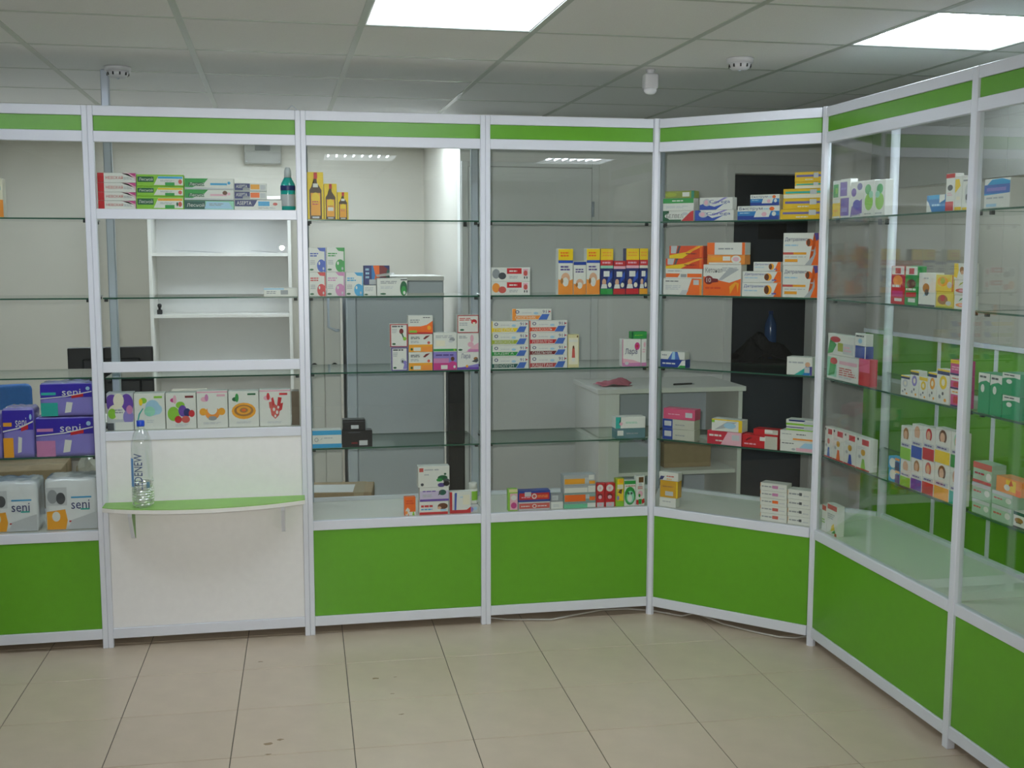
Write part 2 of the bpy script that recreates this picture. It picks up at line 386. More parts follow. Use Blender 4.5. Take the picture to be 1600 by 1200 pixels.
# goods: name, cabinet, from, to, bottom, top, setback, depth, base colour and print, label, group, category
ITEMS = [
    ('pad_pack', 'A', 0.2731, 0.422, 0.8045, 0.9872, 0.022, 0.13, 'V;r 0 .58 1 1 P2;q 0 .52 .45 .58 1 .7 1 1 0 1 P2;r 0 0 .33 .42 S;r .02 .66 .3 .74 S;t .42 .64 .78 .84 W seni;q .6 .55 .83 .6 .83 .7 .6 .64 R;q .46 .1 .58 .12 .62 .42 .5 .44 W;e .92 .85 .04 .06 l;q .0 .54 .5 .6 1 .74 1 .77 .5 .63 0 .57 W', 'blue purple pad pack at the very edge of the picture, mostly cut off', 'purple pad packs', 'pack'),
    ('pad_pack', 'A', 0.4237, 0.5443, 0.8045, 1.009, 0.022, 0.13, 'V;r 0 .58 1 1 P2;q 0 .52 .45 .58 1 .7 1 1 0 1 P2;r 0 0 .33 .42 A;r .02 .66 .3 .74 A;t .42 .64 .78 .84 W seni;q .6 .55 .83 .6 .83 .7 .6 .64 R;q .46 .1 .58 .12 .62 .42 .5 .44 W;e .92 .85 .04 .06 l;q .0 .54 .5 .6 1 .74 1 .77 .5 .63 0 .57 W', 'purple pad pack with an amber square, standing beside the two stacked packs', 'purple pad packs', 'pack'),
    ('pad_pack', 'A', 0.5458, 0.7754, 0.8045, 0.9689, 0.022, 0.13, 'V;r 0 .58 1 1 P2;q 0 .52 .45 .58 1 .7 1 1 0 1 P2;r 0 0 .33 .42 M2;r .02 .66 .3 .74 M2;t .42 .64 .78 .84 W seni;q .6 .55 .83 .6 .83 .7 .6 .64 R;q .46 .1 .58 .12 .62 .42 .5 .44 W;e .92 .85 .04 .06 l;q .0 .54 .5 .6 1 .74 1 .77 .5 .63 0 .57 W', 'purple pad pack with a pink square, lower of the two stacked', 'purple pad packs', 'pack'),
    ('pad_pack', 'A', 0.5694, 0.7754, 0.9695, 1.1068, 0.022, 0.13, 'V;r 0 .58 1 1 P2;q 0 .52 .45 .58 1 .7 1 1 0 1 P2;r 0 0 .33 .42 T;r .02 .66 .3 .74 T;t .42 .64 .78 .84 W seni;q .6 .55 .83 .6 .83 .7 .6 .64 R;q .46 .1 .58 .12 .62 .42 .5 .44 W;e .92 .85 .04 .06 l;q .0 .54 .5 .6 1 .74 1 .77 .5 .63 0 .57 W', 'purple pad pack with a turquoise square, lying on top of another pack', 'purple pad packs', 'pack'),
    ('pad_pack', 'A', 0.3426, 0.5427, 0.4975, 0.7076, 0.03, 0.16, 'W;r .02 .5 .42 .86 g;e .14 .68 .1 .14 H;e .3 .64 .09 .12 d;q .02 .02 .38 .02 .42 .2 .38 .42 .02 .38 A;e .2 .28 .08 .1 W;r .5 .64 .9 .67 S;t .5 .42 .86 .6 N seni;r .68 .4 .86 .43 T;r .45 .16 .78 .19 R;q .42 .02 1 .02 1 .36 .5 .2 g', 'white wrapped pad pack, the one nearer the picture edge on the counter', 'white pad packs', 'pack'),
    ('pad_pack', 'A', 0.5684, 0.7749, 0.4975, 0.715, 0.03, 0.16, 'W;r .02 .5 .42 .86 g;e .14 .68 .1 .14 H;e .3 .64 .09 .12 d;q .02 .02 .38 .02 .42 .2 .38 .42 .02 .38 A;e .2 .28 .08 .1 W;r .5 .64 .9 .67 S;t .5 .42 .86 .6 N seni;r .68 .4 .86 .43 T;r .45 .16 .78 .19 R;q .42 .02 1 .02 1 .36 .5 .2 g', 'white wrapped pad pack on the counter beside the white post', 'white pad packs', 'pack'),
    ('medicine_box', 'A', 0.3896, 0.4704, 1.7635, 1.914, 0.022, 0.05, 'C;r 0 0 1 .45 O2;r .1 .7 .9 .8 S', 'pale and orange box on the top glass shelf at the picture edge', None, 'box'),
    ('toothpaste_box', 'B', 0.0246, 0.1684, 1.7995, 1.8318, 0.022, 0.045, 'W;r 0 0 .17 1 R;t .22 .34 .66 .66 R НЕВСКАЯ;q .62 .98 .8 .9 .95 .5 1 0 1 1 p;q .8 .98 1 .6 1 1 M;b .68 .3 .9 .6 2 g2', 'white toothpaste box with a red end, lowest of its stack of four', 'red ended toothpaste boxes', 'box'),
    ('toothpaste_box', 'B', 0.0246, 0.1696, 1.8324, 1.8656, 0.022, 0.045, 'W;r 0 0 .17 1 R;t .22 .34 .66 .66 R НЕВСКАЯ;q .62 .98 .8 .9 .95 .5 1 0 1 1 p;q .8 .98 1 .6 1 1 M;b .68 .3 .9 .6 2 g2', 'white toothpaste box with a red end, third from top of its stack of four', 'red ended toothpaste boxes', 'box'),
    ('toothpaste_box', 'B', 0.0246, 0.1708, 1.8662, 1.9032, 0.022, 0.045, 'W;r 0 0 .17 1 R;t .22 .34 .66 .66 R НЕВСКАЯ;q .62 .98 .8 .9 .95 .5 1 0 1 1 p;q .8 .98 1 .6 1 1 M;b .68 .3 .9 .6 2 g2', 'white toothpaste box with a red end, second from top of its stack of four', 'red ended toothpaste boxes', 'box'),
    ('toothpaste_box', 'B', 0.0246, 0.1722, 1.9038, 1.9417, 0.022, 0.045, 'W;r 0 0 .17 1 R;t .22 .34 .66 .66 R НЕВСКАЯ;q .62 .98 .8 .9 .95 .5 1 0 1 1 p;q .8 .98 1 .6 1 1 M;b .68 .3 .9 .6 2 g2', 'white toothpaste box with a red end, topmost of its stack of four', 'red ended toothpaste boxes', 'box'),
    ('toothpaste_box', 'B', 0.1711, 0.3543, 1.7995, 1.8511, 0.022, 0.045, 'L;r .02 .35 .36 .82 D;t .05 .46 .34 .72 W Лесной;q .36 .1 .98 .1 .98 .86 .46 .86 W;r .45 .66 .97 .84 A;r .6 .06 .8 .34 G;e .92 .4 .04 .2 R2;b .5 .4 .8 .55 2 g2;e .86 .4 .02 .16 D', 'lime toothpaste box with an amber stripe, lowest of three beside the red ended stack', 'lime toothpaste boxes', 'box'),
    ('toothpaste_box', 'B', 0.1728, 0.3558, 1.8517, 1.8905, 0.022, 0.045, 'L;r .02 .35 .36 .82 D;t .05 .46 .34 .72 W Лесной;q .36 .1 .98 .1 .98 .86 .46 .86 W;r .45 .66 .97 .84 Y;r .6 .06 .8 .34 G;e .92 .4 .04 .2 R2;b .5 .4 .8 .55 2 g2', 'lime toothpaste box with a yellow stripe, middle of its stack of three', 'lime toothpaste boxes', 'box'),
    ('toothpaste_box', 'B', 0.1743, 0.3571, 1.8911, 1.9371, 0.022, 0.045, 'L;r .02 .35 .36 .82 D;t .05 .46 .34 .72 W Лесной;q .36 .1 .98 .1 .98 .86 .46 .86 W;r .45 .66 .97 .84 S;r .6 .06 .8 .34 G;e .92 .4 .04 .2 R2;b .5 .4 .8 .55 2 g2', 'lime toothpaste box with a blue stripe, topmost of its stack of three', 'lime toothpaste boxes', 'box'),
    ('toothpaste_box', 'B', 0.3566, 0.5503, 1.7995, 1.8374, 0.022, 0.045, 'm;r 0 .05 .42 .9 D2;t .05 .3 .4 .66 W Лесной;q .4 .1 .98 .1 .9 .8 .45 .86 l;b .5 .4 .85 .7 2 H;r 0 .92 1 1 D', 'silvery green toothpaste box, lowest of its stack beside the lime boxes', 'green and white toothpaste boxes', 'box'),
    ('toothpaste_box', 'B', 0.3578, 0.5514, 1.838, 1.8797, 0.022, 0.045, 'W;q 0 0 0 1 .48 1 .4 .6 .1 .1 G;r .08 .3 .4 .62 D;t .1 .34 .4 .62 W Лесной;r .52 .4 .86 .58 p;e .9 .6 .03 .14 p;q 0 0 1 0 1 .12 0 .2 g;e .82 .7 .05 .2 U', 'white and green toothpaste box with a pink line, middle of its stack', 'green and white toothpaste boxes', 'box'),
    ('toothpaste_box', 'B', 0.3592, 0.5525, 1.8803, 1.9244, 0.022, 0.045, 'W;q 0 0 0 1 .48 1 .4 .6 .1 .1 G;r .08 .3 .4 .62 D;t .1 .34 .4 .62 W Лесной;r .52 .4 .86 .58 S;e .9 .6 .03 .14 S;q 0 0 1 0 1 .12 0 .2 g', 'white and green toothpaste box with a blue line, topmost of its stack', 'green and white toothpaste boxes', 'box'),
    ('toothpaste_box', 'B', 0.5528, 0.742, 1.7995, 1.8406, 0.022, 0.04, 'W;r .01 .35 .4 .98 N;q .4 .98 .48 .98 .44 .6 .4 .35 N;t .05 .5 .36 .86 W ASEPTA;r .5 .4 .74 .85 S;e .86 .6 .05 .15 R2;b .5 .12 .9 .3 2 g2', 'white toothpaste box with navy and blue blocks, longest, beside the turquoise bottle', 'navy and white toothpaste boxes', 'box'),
    ('toothpaste_box', 'B', 0.5538, 0.6815, 1.8412, 1.8746, 0.022, 0.04, 'W;r 0 .12 .48 .95 N;r .26 .12 .48 .4 H;t .05 .4 .4 .8 W ASEPTA;r .5 .25 .78 .85 O;r .8 .2 .97 .8 g;r 0 0 1 .1 g2', 'short toothpaste box with an orange block, middle of its stack', 'navy and white toothpaste boxes', 'box'),
    ('toothpaste_box', 'B', 0.5547, 0.6823, 1.8752, 1.9073, 0.022, 0.04, 'W;r 0 .12 .48 .95 N;r .26 .12 .48 .4 H;t .05 .4 .4 .8 W ASEPTA;r .5 .25 .78 .85 A;r .8 .2 .97 .8 g;r 0 0 1 .1 g2', 'short toothpaste box with an amber block, topmost of its stack', 'navy and white toothpaste boxes', 'box'),
    ('medicine_box', 'B', 0.6615, 0.7977, 1.4455, 1.4808, 0.022, 0.05, 'W;r 0 .8 .6 1 l;r .5 .25 .72 .75 H;b .08 .3 .42 .7 2 H', 'small silvery carton on the glass shelf beside a white post', None, 'box'),
    ('tea_box', 'B', 0.0246, 0.129, 0.9035, 1.0568, 0.03, 0.07, 'g;e .2 .75 .25 .22 P;e .75 .7 .25 .28 P;e .45 .8 .2 .2 C;e .35 .5 .3 .2 C;e .2 .45 .16 .14 L;e .5 .45 .2 .16 W;e .8 .35 .2 .2 V;e .85 .55 .12 .12 M2;r .3 0 .95 .22 W;r 0 0 .25 .2 d;b .3 .45 .65 .58 2 H', 'tea box covered in purple and cream flowers behind the water bottle', 'tea boxes in a row', 'box'),
    ('tea_box', 'B', 0.1314, 0.2523, 0.9035, 1.0534, 0.03, 0.07, 'W;e .3 .8 .12 .08 L;e .22 .76 .06 .1 Y;r .65 .86 .92 .92 L;e .6 .6 .24 .22 l;e .75 .55 .16 .14 l;e .5 .5 .18 .14 m;q .12 .22 .18 .42 .3 .58 .28 .6 .14 .44 .08 .22 T;b .4 .18 .7 .28 2 g', 'white tea box with a pale blue lily picture', 'tea boxes in a row', 'box'),
    ('tea_box', 'B', 0.2561, 0.3762, 0.9035, 1.052, 0.03, 0.07, 'W;e .25 .8 .1 .06 M;e .3 .82 .06 .12 p;r .64 .86 .92 .92 r;e .48 .66 .15 .1 L;e .25 .42 .2 .2 L;e .55 .5 .14 .16 P;e .7 .45 .12 .12 N;e .85 .42 .1 .1 R;e .4 .26 .12 .1 R;e .65 .26 .14 .1 R2;b .3 .06 .75 .14 2 g', 'white tea box with a grapes and fruit picture', 'tea boxes in a row', 'box'),
    ('tea_box', 'B', 0.3796, 0.503, 0.9035, 1.0571, 0.03, 0.07, 'W;r 0 .95 1 1 p;e .25 .78 .12 .07 p;e .32 .82 .06 .1 M2;r .65 .85 .92 .91 p;e .5 .4 .24 .18 O2;e .2 .44 .12 .1 A;e .8 .44 .12 .1 A;e .5 .5 .16 .14 W;e .5 .26 .14 .06 H;b .2 .1 .8 .16 2 g', 'white tea box with a pink top and a fruit bowl picture', 'tea boxes in a row', 'box'),
    ('tea_box', 'B', 0.5068, 0.6295, 0.9035, 1.0536, 0.03, 0.07, 'W;e .22 .78 .1 .06 D;e .28 .82 .06 .12 G;r .63 .89 .9 .94 D;e .5 .45 .4 .23 A;e .5 .46 .32 .16 U2;e .5 .47 .24 .12 A;e .5 .47 .14 .07 U2;e .5 .47 .07 .04 O;b .25 .1 .75 .16 2 g', 'white tea box with a golden spiral picture', 'tea boxes in a row', 'box'),
    ('tea_box', 'B', 0.6326, 0.76, 0.9035, 1.0571, 0.03, 0.07, 'W;r 0 .95 1 1 p;e .25 .78 .12 .07 p;e .28 .82 .05 .1 R;r .64 .85 .9 .91 R;q .42 .5 .5 .58 .44 .8 .38 .76 R;q .55 .48 .66 .55 .72 .78 .6 .8 R;q .32 .5 .42 .45 .4 .68 .3 .66 R2;q .38 .3 .5 .2 .62 .3 .66 .5 .5 .6 .34 .5 R2;q .62 .4 .72 .45 .76 .64 .66 .62 R;e .46 .46 .04 .05 W;e .56 .38 .04 .05 W;e .5 .28 .03 .04 W;e .6 .52 .03 .04 W;b .25 .08 .75 .14 2 g', 'white tea box with a branching red coral picture', 'tea boxes in a row', 'box'),
    ('medicine_box', 'B', 0.7641, 0.796, 0.9035, 1.0472, 0.045, 0.07, 'U3', 'narrow brown carton beside the red coral tea box', None, 'box'),
    ('medicine_box', 'C', 0.0246, 0.0893, 1.7635, 1.9559, 0.022, 0.06, 'Y;q .12 0 .88 0 .88 .62 .74 .7 .6 .78 .58 .88 .42 .88 .4 .78 .26 .7 .12 .62 U4;r .4 .86 .62 1 R;r .2 .08 .8 .56 A;e .5 .45 .26 .12 Y;b .3 .3 .7 .4 2 R2;r .28 .02 .72 .06 g;r .34 .68 .66 .76 W', 'yellow tonic box with a dark bottle picture, tallest of three', 'yellow tonic boxes', 'box'),
    ('medicine_box', 'C', 0.0916, 0.1438, 1.7635, 1.9095, 0.022, 0.05, 'Y;q .12 0 .88 0 .88 .62 .74 .7 .6 .78 .58 .88 .42 .88 .4 .78 .26 .7 .12 .62 U4;r .4 .86 .62 1 R;r .2 .08 .8 .56 A;e .5 .45 .26 .12 Y;b .3 .3 .7 .4 2 R2;r .28 .02 .72 .06 g;r .28 .24 .72 .34 W', 'yellow tonic box with a dark bottle picture, middle height of three', 'yellow tonic boxes', 'box'),
    ('medicine_box', 'C', 0.1463, 0.1909, 1.7635, 1.8758, 0.022, 0.045, 'Y;q .12 0 .88 0 .88 .62 .74 .7 .6 .78 .58 .88 .42 .88 .4 .78 .26 .7 .12 .62 U4;r .4 .86 .62 1 R;r .2 .08 .8 .56 A;e .5 .45 .26 .12 Y;b .3 .3 .7 .4 2 R2;r .28 .02 .72 .06 g;r .34 .68 .66 .76 W', 'yellow tonic box with a dark bottle picture, shortest of three', 'yellow tonic boxes', 'box'),
    ('medicine_box', 'C', 0.0246, 0.0916, 1.4455, 1.5458, 0.022, 0.05, 'W;q .55 1 1 1 1 .86 .9 .84 .66 .86 .5 1 R;r .94 0 1 1 R;e .74 .26 .26 .26 R;r .88 0 1 .45 R;e .62 .36 .05 .07 W;e .86 .14 .05 .06 g;b .08 .62 .6 .8 2 R;b .08 .3 .4 .5 3 g2;e .16 .1 .12 .04 D', 'white box with a red globe, lower corner by the post', 'boxes with a coloured globe', 'box'),
    ('medicine_box', 'C', 0.0246, 0.0934, 1.5464, 1.6474, 0.022, 0.05, 'W;q .55 1 1 1 1 .86 .9 .84 .66 .86 .5 1 B;r .94 0 1 1 B;e .74 .26 .26 .26 B;r .88 0 1 .45 B;e .62 .36 .05 .07 W;e .86 .14 .05 .06 g;b .08 .62 .6 .8 2 B;b .08 .3 .4 .5 3 g2;e .16 .1 .12 .04 D', 'white box with a blue globe standing on the red globe box', 'boxes with a coloured globe', 'box'),
    ('medicine_box', 'C', 0.0955, 0.1709, 1.4455, 1.5461, 0.022, 0.05, 'W;q .55 1 1 1 1 .86 .9 .84 .66 .86 .5 1 M2;r .94 0 1 1 M2;e .74 .26 .26 .26 M2;r .88 0 1 .45 M2;e .62 .36 .05 .07 W;e .86 .14 .05 .06 g;b .08 .62 .6 .8 2 M2;b .08 .3 .4 .5 3 g2;e .16 .1 .12 .04 D', 'white box with a mauve globe, under the green globe box', 'boxes with a coloured globe', 'box'),
    ('medicine_box', 'C', 0.0973, 0.1725, 1.5467, 1.6481, 0.022, 0.05, 'W;q .55 1 1 1 1 .86 .9 .84 .66 .86 .5 1 G;r .94 0 1 1 G;e .74 .26 .26 .26 G;r .88 0 1 .45 G;e .62 .36 .05 .07 W;e .86 .14 .05 .06 g;b .08 .62 .6 .8 2 G;b .08 .3 .4 .5 3 g2;e .16 .1 .12 .04 D', 'white box with a green globe standing on the mauve one', 'boxes with a coloured globe', 'box'),
    ('medicine_box', 'C', 0.1748, 0.2467, 1.4455, 1.5451, 0.022, 0.05, 'W;q .55 1 1 1 1 .86 .9 .84 .66 .86 .5 1 S;r .94 0 1 1 S;e .74 .26 .26 .26 S;r .88 0 1 .45 S;e .62 .36 .05 .07 W;e .86 .14 .05 .06 g;b .08 .62 .6 .8 2 S;b .08 .3 .4 .5 3 g2;e .16 .1 .12 .04 D', 'white box with a light blue globe', 'boxes with a coloured globe', 'box'),
    ('medicine_box', 'C', 0.2489, 0.3012, 1.4455, 1.4905, 0.022, 0.105, 'W;b .1 .45 .9 .85 3 g2;e .2 .15 .14 .08 D', 'small plain white box under the navy and orange carton', None, 'box'),
    ('medicine_box', 'C', 0.2547, 0.3631, 1.4911, 1.5728, 0.076, 0.05, 'N;r .33 .05 .6 1 O;q .3 1 .36 1 .44 .5 .36 0 .3 0 S2;q .6 .4 1 .35 1 .75 .75 1 .6 1 r;q .85 .4 1 .35 1 .75 .9 .8 D2;b .06 .3 .24 .9 3 l;r .2 .02 .62 .28 g', 'navy, orange and dark red carton lying on a small white box', None, 'box'),
    ('open_medicine_box', 'C', 0.3047, 0.4321, 1.4455, 1.5202, 0.022, 0.05, 'W;b .12 .68 .72 .86 2 H;b .12 .4 .6 .55 2 g;e .88 .42 .12 .42 D;e .88 .3 .08 .26 G;e .9 .18 .04 .1 W;r .78 .88 1 .94 d;e .2 .12 .1 .05 D', 'white box with a dark green oval, its lid slightly open', None, 'box'),
    ('medicine_box', 'C', 0.3609, 0.4318, 1.1265, 1.2275, 0.022, 0.04, 'W;r 0 0 .07 1 P3;r .93 0 1 1 P3;r 0 .95 1 1 P3;r 0 0 1 .05 P3;b .12 .84 .85 .94 1 d;b .12 .6 .4 .8 3 g2;e .68 .42 .14 .12 g;e .68 .4 .06 .06 d;q .7 .08 .92 .08 .92 .3 .8 .34 V;e .82 .36 .1 .08 V;e .22 .14 .1 .04 D', 'white herb box with a violet border and a daisy', None, 'box'),
    ('medicine_box', 'C', 0.3566, 0.4328, 1.2281, 1.3273, 0.022, 0.04, 'W;r 0 0 .07 1 r2;r .93 0 1 1 r2;r 0 .95 1 1 r2;r 0 0 1 .05 M3;b .12 .84 .85 .94 1 d;b .12 .6 .4 .8 3 g2;e .64 .68 .12 .12 r;q .62 .6 .7 .6 .8 .4 .72 .4 D;e .82 .36 .1 .08 L;e .22 .14 .1 .04 D', 'white herb box with a red border and a thistle', None, 'box'),
    ('medicine_box', 'C', 0.4356, 0.5372, 1.1265, 1.2055, 0.022, 0.05, 'W;r 0 0 1 .42 A;r .55 0 1 .3 O2;b .08 .72 .55 .88 2 d;b .08 .5 .45 .65 2 g2;q .6 .74 .72 .9 .9 .94 .7 .7 r;q .62 .66 .66 .62 1 .92 1 1 W;e .84 .52 .06 .08 R2;r .2 .06 .5 .26 W;e .12 .16 .05 .07 D', 'white and amber liver box, lower of two alike', None, 'box'),
    ('medicine_box', 'C', 0.4364, 0.5378, 1.2061, 1.282, 0.022, 0.05, 'W;r 0 0 1 .42 A;r .55 0 1 .3 O2;b .08 .72 .55 .88 2 d;b .08 .5 .45 .65 2 g2;q .6 .74 .72 .9 .9 .94 .7 .7 r;q .62 .66 .66 .62 1 .92 1 1 W;e .84 .52 .06 .08 R2;r .2 .06 .5 .26 W;e .12 .16 .05 .07 D', 'white and amber liver box, upper of two alike under the orange one', None, 'box'),
    ('medicine_box', 'C', 0.4344, 0.5397, 1.2826, 1.361, 0.022, 0.05, 'W;r 0 0 1 .42 O;q .5 .42 .75 .5 1 .72 1 .42 O;r 0 0 1 .1 R;b .08 .6 .5 .82 2 H;e .85 .34 .08 .12 A;r .05 .08 .35 .2 L;b .6 .86 .95 .94 1 d', 'white box with an orange lower half, topmost of its stack', None, 'box'),
    ('medicine_box', 'C', 0.5412, 0.6423, 1.1265, 1.2044, 0.022, 0.05, 'V;r 0 0 1 .4 M;r 0 .4 .66 .66 M2;b .1 .76 .92 .92 1 P3;e .82 .62 .08 .12 U;q .64 0 1 0 .98 .42 .82 .5 .68 .42 M;r .32 .06 .6 .28 W;e .9 .18 .05 .08 W', 'lilac and magenta box showing a woman in pink', None, 'box'),
    ('medicine_box', 'C', 0.5417, 0.6426, 1.205, 1.2868, 0.022, 0.05, 'W;r 0 .04 1 .16 G;e .9 .1 .05 .06 L;b .1 .72 .92 .88 2 g2;e .8 .64 .12 .1 H;e .74 .55 .1 .06 g;r .1 .3 .5 .6 C', 'white box with a green stripe along its foot', None, 'box'),
    ('medicine_box', 'C', 0.6443, 0.738, 1.1265, 1.2025, 0.022, 0.05, 'W;t .18 .58 .6 .92 N Лара;q .0 .1 1 .34 1 0 0 0 V;r 0 0 1 .14 P;e .86 .62 .1 .1 U2;q .66 .46 .94 .66 .98 .5 .9 .4 d;e .45 .2 .06 .08 A', 'white and violet box with handwritten style lettering beside a post', None, 'box'),
    ('medicine_box', 'C', 0.6447, 0.738, 1.2031, 1.2838, 0.022, 0.05, 'W;q .4 0 1 0 1 .5 .7 .3 p;r .5 0 1 .14 M2;b .08 .72 .5 .88 2 H;e .68 .72 .08 .2 p;e .62 .4 .14 .14 p;e .14 .12 .1 .05 D', 'white box with pink shading under the red bordered box', None, 'box'),
    ('medicine_box', 'C', 0.6451, 0.738, 1.2844, 1.3621, 0.022, 0.05, 'W;r 0 0 1 .06 r2;r 0 .94 1 1 r2;r 0 0 .04 1 r2;r .96 0 1 1 r2;b .1 .68 .8 .86 2 R2;e .78 .62 .14 .14 R;r .72 .4 .84 .6 C;b .1 .4 .5 .6 2 g2;e .22 .18 .1 .05 D', 'white box with a red border and a mushroom, topmost by the post', None, 'box'),
    ('medicine_box', 'C', 0.0246, 0.1471, 0.8045, 0.8796, 0.022, 0.07, 'W;r 0 .74 1 1 S;r 0 0 1 .24 S;e .14 .48 .07 .12 H;e .14 .48 .05 .09 W;q .18 .4 .3 .5 .36 .64 .32 .5 H;b .4 .52 .75 .62 1 g2', 'blue and white striped flat box beside the black boxes', None, 'box'),
    ('medicine_box', 'C', 0.1502, 0.2768, 0.8045, 0.8756, 0.022, 0.06, 'K;r .56 .1 .84 .4 g;r .3 .2 .5 .3 r;r .2 .86 .6 .92 d', 'black box with a price tag, lower of two', None, 'box'),
    ('medicine_box', 'C', 0.1535, 0.2478, 0.8762, 0.9222, 0.022, 0.06, 'K;r .36 .16 .7 .5 g;r 0 .8 1 .86 d', 'smaller black box with a price tag on top of the black box', None, 'box'),
    ('medicine_box', 'C', 0.4103, 0.459, 0.4975, 0.5789, 0.02, 0.03, 'O;q .1 0 .3 0 .5 .3 .3 .44 .1 .3 W;e .2 .16 .1 .1 O2;r .4 0 1 .2 W;q .7 0 .9 0 .85 .2 .75 .2 L;b .15 .6 .85 .85 2 O3', 'small orange box standing alone on the white counter', None, 'box'),
    ('medicine_box', 'C', 0.4751, 0.5996, 0.4975, 0.5552, 0.02, 0.05, 'W;r 0 0 1 .2 R;b .06 .52 .5 .8 1 R;b .06 .32 .5 .5 1 S;e .82 .62 .18 .24 U;e .7 .5 .07 .1 s;r .74 .25 .95 .4 l', 'white box with a red foot stripe, lowest of its stack', None, 'box'),
    ('medicine_box', 'C', 0.4773, 0.6044, 0.5558, 0.6174, 0.02, 0.05, 'W;r 0 0 1 .16 P;r 0 .16 1 .75 V2;b .1 .66 .6 .8 1 P;b .1 .3 .5 .52 2 g2;e .78 .62 .13 .2 D2;q .62 .4 .68 .7 .76 .8 .7 .5 d', 'pale violet box with dark leaves, middle of its stack', None, 'box'),
    ('medicine_box', 'C', 0.4707, 0.6074, 0.618, 0.7102, 0.02, 0.05, 'W;r .04 .74 .17 .92 R2;r .2 .8 .48 .86 g2;r .52 .8 .66 .86 g2;b .2 .55 .35 .66 1 g2;e .78 .44 .16 .12 D;e .68 .34 .1 .08 G;e .9 .3 .1 .1 d;e .74 .1 .12 .1 P3;e .9 .16 .1 .12 K;e .86 .62 .04 .05 D;e .13 .14 .05 .07 d', 'white box with a blackcurrant picture, topmost of its stack', None, 'box'),
    ('medicine_box', 'C', 0.6079, 0.7011, 0.4975, 0.5935, 0.02, 0.04, 'W;r 0 0 .12 1 R;q .14 0 .22 0 .3 .9 .2 .9 g;q .22 .1 .3 .1 .34 .95 .24 .95 B;r .1 0 1 .16 R;q .8 .16 1 .3 1 .16 R;b .5 .7 .8 .8 1 l;r .62 .4 .94 .85 C', 'cream box with red and blue edges leaning by the stack', None, 'box'),
    ('medicine_box', 'D', 0.0309, 0.2007, 1.4455, 1.5037, 0.022, 0.05, 'W;e .12 .55 .1 .35 O2;e .28 .4 .1 .25 R2;r .4 .55 .78 .95 R;b .46 .66 .72 .84 1 W;b .46 .2 .7 .42 2 g2;r .82 .4 .94 .9 p;e .88 .6 .05 .2 R2;r .84 .2 .87 .36 d;r .9 .2 .93 .36 d', 'long white box with a red panel, lower of two by the post', None, 'box'),
    ('medicine_box', 'D', 0.031, 0.2005, 1.5043, 1.5639, 0.022, 0.05, 'W;e .12 .55 .1 .35 H;e .28 .4 .1 .25 d;r .4 .55 .78 .95 R;b .46 .66 .72 .84 1 W;b .46 .2 .7 .42 2 g2;r .82 .4 .94 .9 p;e .88 .6 .05 .2 R2;r .84 .2 .87 .36 d;r .9 .2 .93 .36 d', 'long white box with a red panel, upper of two by the post', None, 'box'),
    ('medicine_box', 'D', 0.325, 0.3909, 1.4455, 1.6447, 0.022, 0.05, 'W;r 0 0 1 .18 O2;q 0 .18 1 .18 1 .34 .5 .28 0 .34 O2;e .5 .36 .3 .12 s;e .5 .28 .2 .1 W;e .25 .3 .1 .06 U2;r 0 .75 1 1 Y;b .15 .82 .85 .94 2 O;r 0 .69 1 .75 B;b .15 .52 .85 .64 2 P3', 'orange and white vitamin box with a yellow top, leftmost of the colourful row', 'children vitamin boxes', 'box'),
    ('medicine_box', 'D', 0.3938, 0.45, 1.4455, 1.5891, 0.022, 0.05, 'W;r 0 0 1 .18 O2;q 0 .18 1 .18 1 .34 .5 .28 0 .34 O2;e .5 .36 .3 .12 s;e .5 .28 .2 .1 W;e .25 .3 .1 .06 U2;r 0 .9 1 1 B2;b .15 .66 .85 .8 2 P3', 'orange and white vitamin box without a yellow top, second in the row', 'children vitamin boxes', 'box'),
    ('medicine_box', 'D', 0.4519, 0.5118, 1.4455, 1.6456, 0.022, 0.05, 'W;r 0 0 1 .18 O2;q 0 .18 1 .18 1 .34 .5 .28 0 .34 O2;e .5 .36 .3 .12 s;e .5 .28 .2 .1 W;e .25 .3 .1 .06 U2;r 0 .75 1 1 Y;b .15 .82 .85 .94 2 O;r 0 .69 1 .75 B;b .15 .52 .85 .64 2 P3', 'orange and white vitamin box with a yellow top, third in the row', 'children vitamin boxes', 'box'),
    ('medicine_box', 'D', 0.5145, 0.5712, 1.4455, 1.6461, 0.022, 0.05, 'N;r 0 0 1 0.128 G;e .3 0.27 .16 0.075 s;q .05 0.135 .55 0.135 .5 0.225 .12 0.225 W;q .5 0.225 .95 0.375 .95 0.525 .6 0.375 B;e .75 0.21 .14 0.053 C;r .25 0.39 .72 0.51 W;r 0 0.57 1 0.63 m;r 0 0.63 1 0.75 R;b .15 0.66 .85 0.728 1 p;r 0 .75 1 1 Y;b .15 .82 .85 .94 2 A', 'navy vitamin box with a green foot and a yellow top', 'navy vitamin boxes', 'box'),
    ('medicine_box', 'D', 0.5736, 0.6283, 1.4455, 1.5929, 0.022, 0.05, 'N;r 0 0 1 0.17 R;e .3 0.36 .16 0.1 s;q .05 0.18 .55 0.18 .5 0.3 .12 0.3 W;q .5 0.3 .95 0.5 .95 0.7 .6 0.5 B;e .75 0.28 .14 0.07 C;r .25 0.52 .72 0.68 W;r 0 0.76 1 0.84 p;r 0 0.84 1 1 R;b .15 0.88 .85 0.97 1 p', 'navy vitamin box with a red foot and no yellow top', 'navy vitamin boxes', 'box'),
